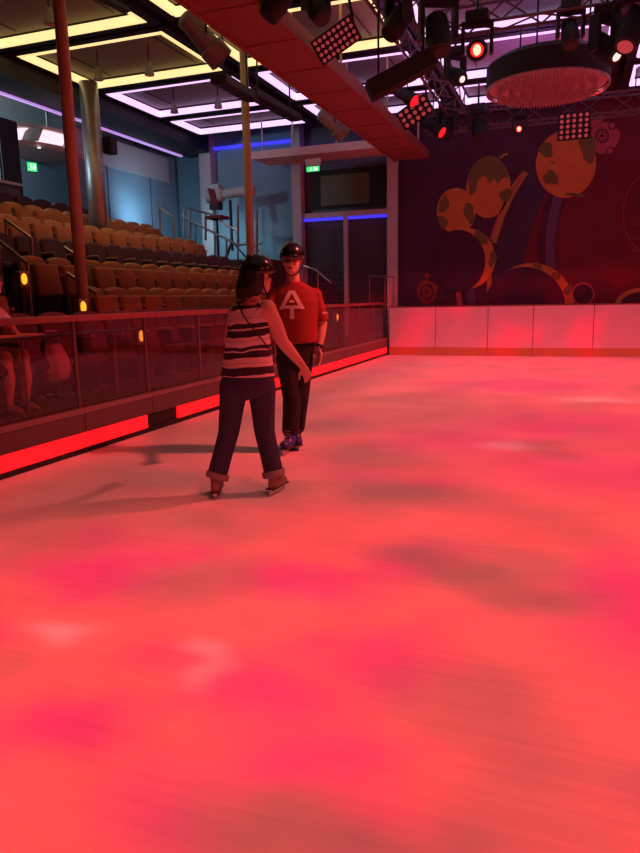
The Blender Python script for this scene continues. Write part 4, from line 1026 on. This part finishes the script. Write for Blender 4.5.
def gobo(name, loc, win, power, rad):
    l = bpy.data.lights.new(name, 'SPOT'); l.energy = power; l.spot_size = math.radians(168); l.spot_blend = .05; l.shadow_soft_size = rad
    o = bpy.data.objects.new(name, l); COL.objects.link(o); o.location = loc
    l.use_nodes = True; nt = l.node_tree; N = nt.nodes; L = nt.links; em = N['Emission']
    def mth(op, a, b=None, c=None, clamp=False):
        n = N.new('ShaderNodeMath'); n.operation = op; n.use_clamp = clamp
        for i, v in enumerate((a, b, c)):
            if v is None: continue
            if isinstance(v, (int, float)): n.inputs[i].default_value = v
            else: L.new(v, n.inputs[i])
        return n.outputs[0]
    def vm(op, a, b):
        n = N.new('ShaderNodeVectorMath'); n.operation = op
        for i, v in enumerate((a, b)):
            if isinstance(v, (tuple, Vector)): n.inputs[i].default_value = v
            else: L.new(v, n.inputs[i])
        return n.outputs['Value'] if op in ('LENGTH', 'DOT_PRODUCT') else n.outputs[0]
    def smooth(v, a, b, lo, hi):
        n = N.new('ShaderNodeMapRange'); n.interpolation_type = 'SMOOTHSTEP'
        for k, q in (('From Min', a), ('From Max', b), ('To Min', lo), ('To Max', hi)): n.inputs[k].default_value = q
        L.new(v, n.inputs[0]); return n.outputs[0]
    tc = N.new('ShaderNodeTexCoord'); sp = N.new('ShaderNodeSeparateXYZ'); L.new(tc.outputs['Normal'], sp.inputs[0])
    az = mth('MAXIMUM', mth('ABSOLUTE', sp.outputs[2]), .02)
    cb = N.new('ShaderNodeCombineXYZ')
    L.new(mth('MULTIPLY_ADD', mth('DIVIDE', sp.outputs[0], az), loc[2], loc[0]), cb.inputs[0]); L.new(mth('MULTIPLY_ADD', mth('DIVIDE', sp.outputs[1], az), loc[2], loc[1]), cb.inputs[1])
    P0 = cb.outputs[0]
    n1 = N.new('ShaderNodeTexNoise'); n1.inputs['Scale'].default_value = 2.2; n1.inputs['Detail'].default_value = 3; L.new(P0, n1.inputs['Vector'])
    Pd = vm('ADD', P0, vm('MULTIPLY', vm('SUBTRACT', n1.outputs['Color'], (.5, .5, .5)), (.55, .55, 0)))
    n1b = N.new('ShaderNodeTexNoise'); n1b.inputs['Scale'].default_value = 6.5; n1b.inputs['Detail'].default_value = 5; L.new(vm('MULTIPLY', P0, (1, 2.0, 1)), n1b.inputs['Vector'])
    Pd = vm('ADD', Pd, vm('MULTIPLY', vm('SUBTRACT', n1b.outputs['Color'], (.5, .5, .5)), (.40, .30, 0)))
    def blobs(lst, src, soft):
        acc = None
        for px, py, rx, ry, amt in lst:
            g = at_z(px, py, 0) if abs(px) > 15 else V((px, py, 0))
            d = vm('MULTIPLY', vm('SUBTRACT', src, (g.x, g.y, 0)), (1/rx, 1/ry, 0))
            v = smooth(vm('LENGTH', d, (0,0,0)), soft, 1.5, amt, 0.0)
            acc = v if acc is None else mth('MAXIMUM', acc, v)
        return acc
    gap = blobs(GAPS, Pd, .2); pink = blobs(PINKS, Pd, .2); pale = blobs(PALES, Pd, .0)
    n2 = N.new('ShaderNodeTexNoise'); n2.inputs['Scale'].default_value = 1.3; n2.inputs['Detail'].default_value = 4; L.new(vm('ADD', P0, (7.3, 2.1, 0)), n2.inputs['Vector'])
    gap2 = mth('MAXIMUM', gap, smooth(n2.outputs['Fac'], .50, .68, 0, .55))
    n3 = N.new('ShaderNodeTexNoise'); n3.inputs['Scale'].default_value = 1.1; n3.inputs['Detail'].default_value = 3; L.new(vm('ADD', P0, (1.3, 9.1, 0)), n3.inputs['Vector'])
    pink2 = mth('MAXIMUM', pink, smooth(n3.outputs['Fac'], .54, .68, 0, .7))
    def mixc(f, a, b):
        n = N.new('ShaderNodeMix'); n.data_type = 'RGBA'
        for i, v in ((0, f), (6, a), (7, b)):
            if isinstance(v, tuple): n.inputs[i].default_value = (*v, 1)
            else: L.new(v, n.inputs[i])
        return n.outputs[2]
    col = mixc(pink2, (1.0, .056, .052), (.92, .004, .078))
    col = mixc(gap2, col, (.33, .052, .042))
    col = mixc(pale, col, (1.0, .17, .17))
    # even field, feathered at the far ends of this lamp's share of the rink, and only over the ice
    y = N.new('ShaderNodeSeparateXYZ'); L.new(P0, y.inputs[0])
    w = mth('MULTIPLY', smooth(y.outputs[1], win[0]-1.5, win[0]+1.5, 0, 1), smooth(y.outputs[1], win[1]-1.5, win[1]+1.5, 1, 0))
    w = mth('MULTIPLY', w, smooth(y.outputs[0], -8.6, -1.6, 0, 1))
    r2 = mth('DIVIDE', 1.0, mth('POWER', mth('MAXIMUM', az, .33), 3.0))
    L.new(col, em.inputs[0]); L.new(mth('MULTIPLY', w, r2), em.inputs['Strength'])
    return o
GP = 1420
gobo('ice_projector_near', (1.2, 1.6, 5.3), (-4, 4.0), GP*1.2, .06)
gobo('ice_projector_middle', (1.2, 6.8, 5.3), (4.0, 9.6), GP*1.05, .16)
gobo('ice_projector_far', (1.2, 12.6, 5.1), (9.6, 16.4), GP*1.1, .10)
# added ambient fill over the rink; pendant spots and added fill over the seats
area('rink_ambient_fill', (-.2, 6.5, 5.45), (-.2, 6.5, 0), 22, (1, .62, .50), 6, 12)
area('red_side_wash', (4.6, 5.5, 3.6), (-2.4, 5.0, 1.0), 17, (1, .02, .03), 1.2, 2.4)
for px, py, z, w in pend:
    p = at_z(px, py, z)
    spot('house_lamp', (p.x, p.y, p.z-.16), (p.x+.4, p.y-.2, 0), 38, (1, .62, .30), 110, .06, .8)
area('seats_warm_fill', (-6.9, 9.5, 5.4), (-7.2, 9.5, 0), 14, (1, .55, .28), 1.5, 8)  # added warm area fill, no lamp hangs here
spot('wall_washer', (-9.75, 15.2, 3.35), (-10.6, 15.6, 4.0), 70, (.45, .75, 1), 150, .1, 1.0)
spot('wall_washer', (-10.9, 9.3, 4.7), (-11.8, 11.6, 4.4), 420, (.6, .85, 1), 150, .1, 1.0)
spot('platform_lamp', (-8.9, 15.9, 3.4), (-9.1, 17.0, 2.6), 55, (.45, .85, 1), 150, .05, 1.0)
spot('board_wash', (-.9, 10.0, 4.4), (-.9, 16.75, .7), 3400, (1, .30, .40), 100, .04, .4)
l = bpy.data.objects['board_wash'].data; l.use_nodes = True; nt = l.node_tree; N = nt.nodes; L = nt.links
tc = N.new('ShaderNodeTexCoord'); nz = N.new('ShaderNodeTexNoise'); nz.inputs['Scale'].default_value = 9; nz.inputs['Detail'].default_value = 5
L.new(tc.outputs['Normal'], nz.inputs['Vector']); cr = N.new('ShaderNodeValToRGB'); e = cr.color_ramp.elements
e[0].position = .47; e[0].color = (.22, .06, .06, 1); e[1].position = .60; e[1].color = (.62, .0, .05, 1)
L.new(nz.outputs['Fac'], cr.inputs[0]); L.new(cr.outputs[0], N['Emission'].inputs[0])
sx = N.new('ShaderNodeSeparateXYZ'); L.new(tc.outputs['Normal'], sx.inputs[0])           # barn doors: a flat strip of light along the boards
dv = N.new('ShaderNodeMath'); dv.operation = 'DIVIDE'; L.new(sx.outputs[1], dv.inputs[0]); L.new(sx.outputs[2], dv.inputs[1])
ab = N.new('ShaderNodeMath'); ab.operation = 'ABSOLUTE'; L.new(dv.outputs[0], ab.inputs[0])
bd_ = N.new('ShaderNodeMapRange'); bd_.interpolation_type = 'SMOOTHSTEP'
for k_, v_ in (('From Min', .10), ('From Max', .22), ('To Min', 1), ('To Max', 0)): bd_.inputs[k_].default_value = v_
L.new(ab.outputs[0], bd_.inputs[0]); L.new(bd_.outputs[0], N['Emission'].inputs['Strength'])
for nm, loc, pw in (('rig_violet_fill', (-.9, 13.4, 5.25), 40), ('rig_violet_fill', (1.9, 9.4, 5.2), 30), ('rig_violet_fill', (-2.9, 11.8, 5.3), 16)):  # violet uplights added to tint the rig, no fixtures at these spots
    l = bpy.data.lights.new(nm, 'SPOT'); l.spot_size = math.radians(170); l.energy = pw; l.color = (.62, .22, .85); l.shadow_soft_size = .08
    o = bpy.data.objects.new(nm, l); COL.objects.link(o); o.location = (loc[0], loc[1], 4.75); o.rotation_euler = (PI, 0, 0)
wd = bpy.data.worlds.new('room_dark'); SC.world = wd; wd.use_nodes = True
wd.node_tree.nodes['Background'].inputs[0].default_value = (.30, .06, .12, 1); wd.node_tree.nodes['Background'].inputs[1].default_value = .03
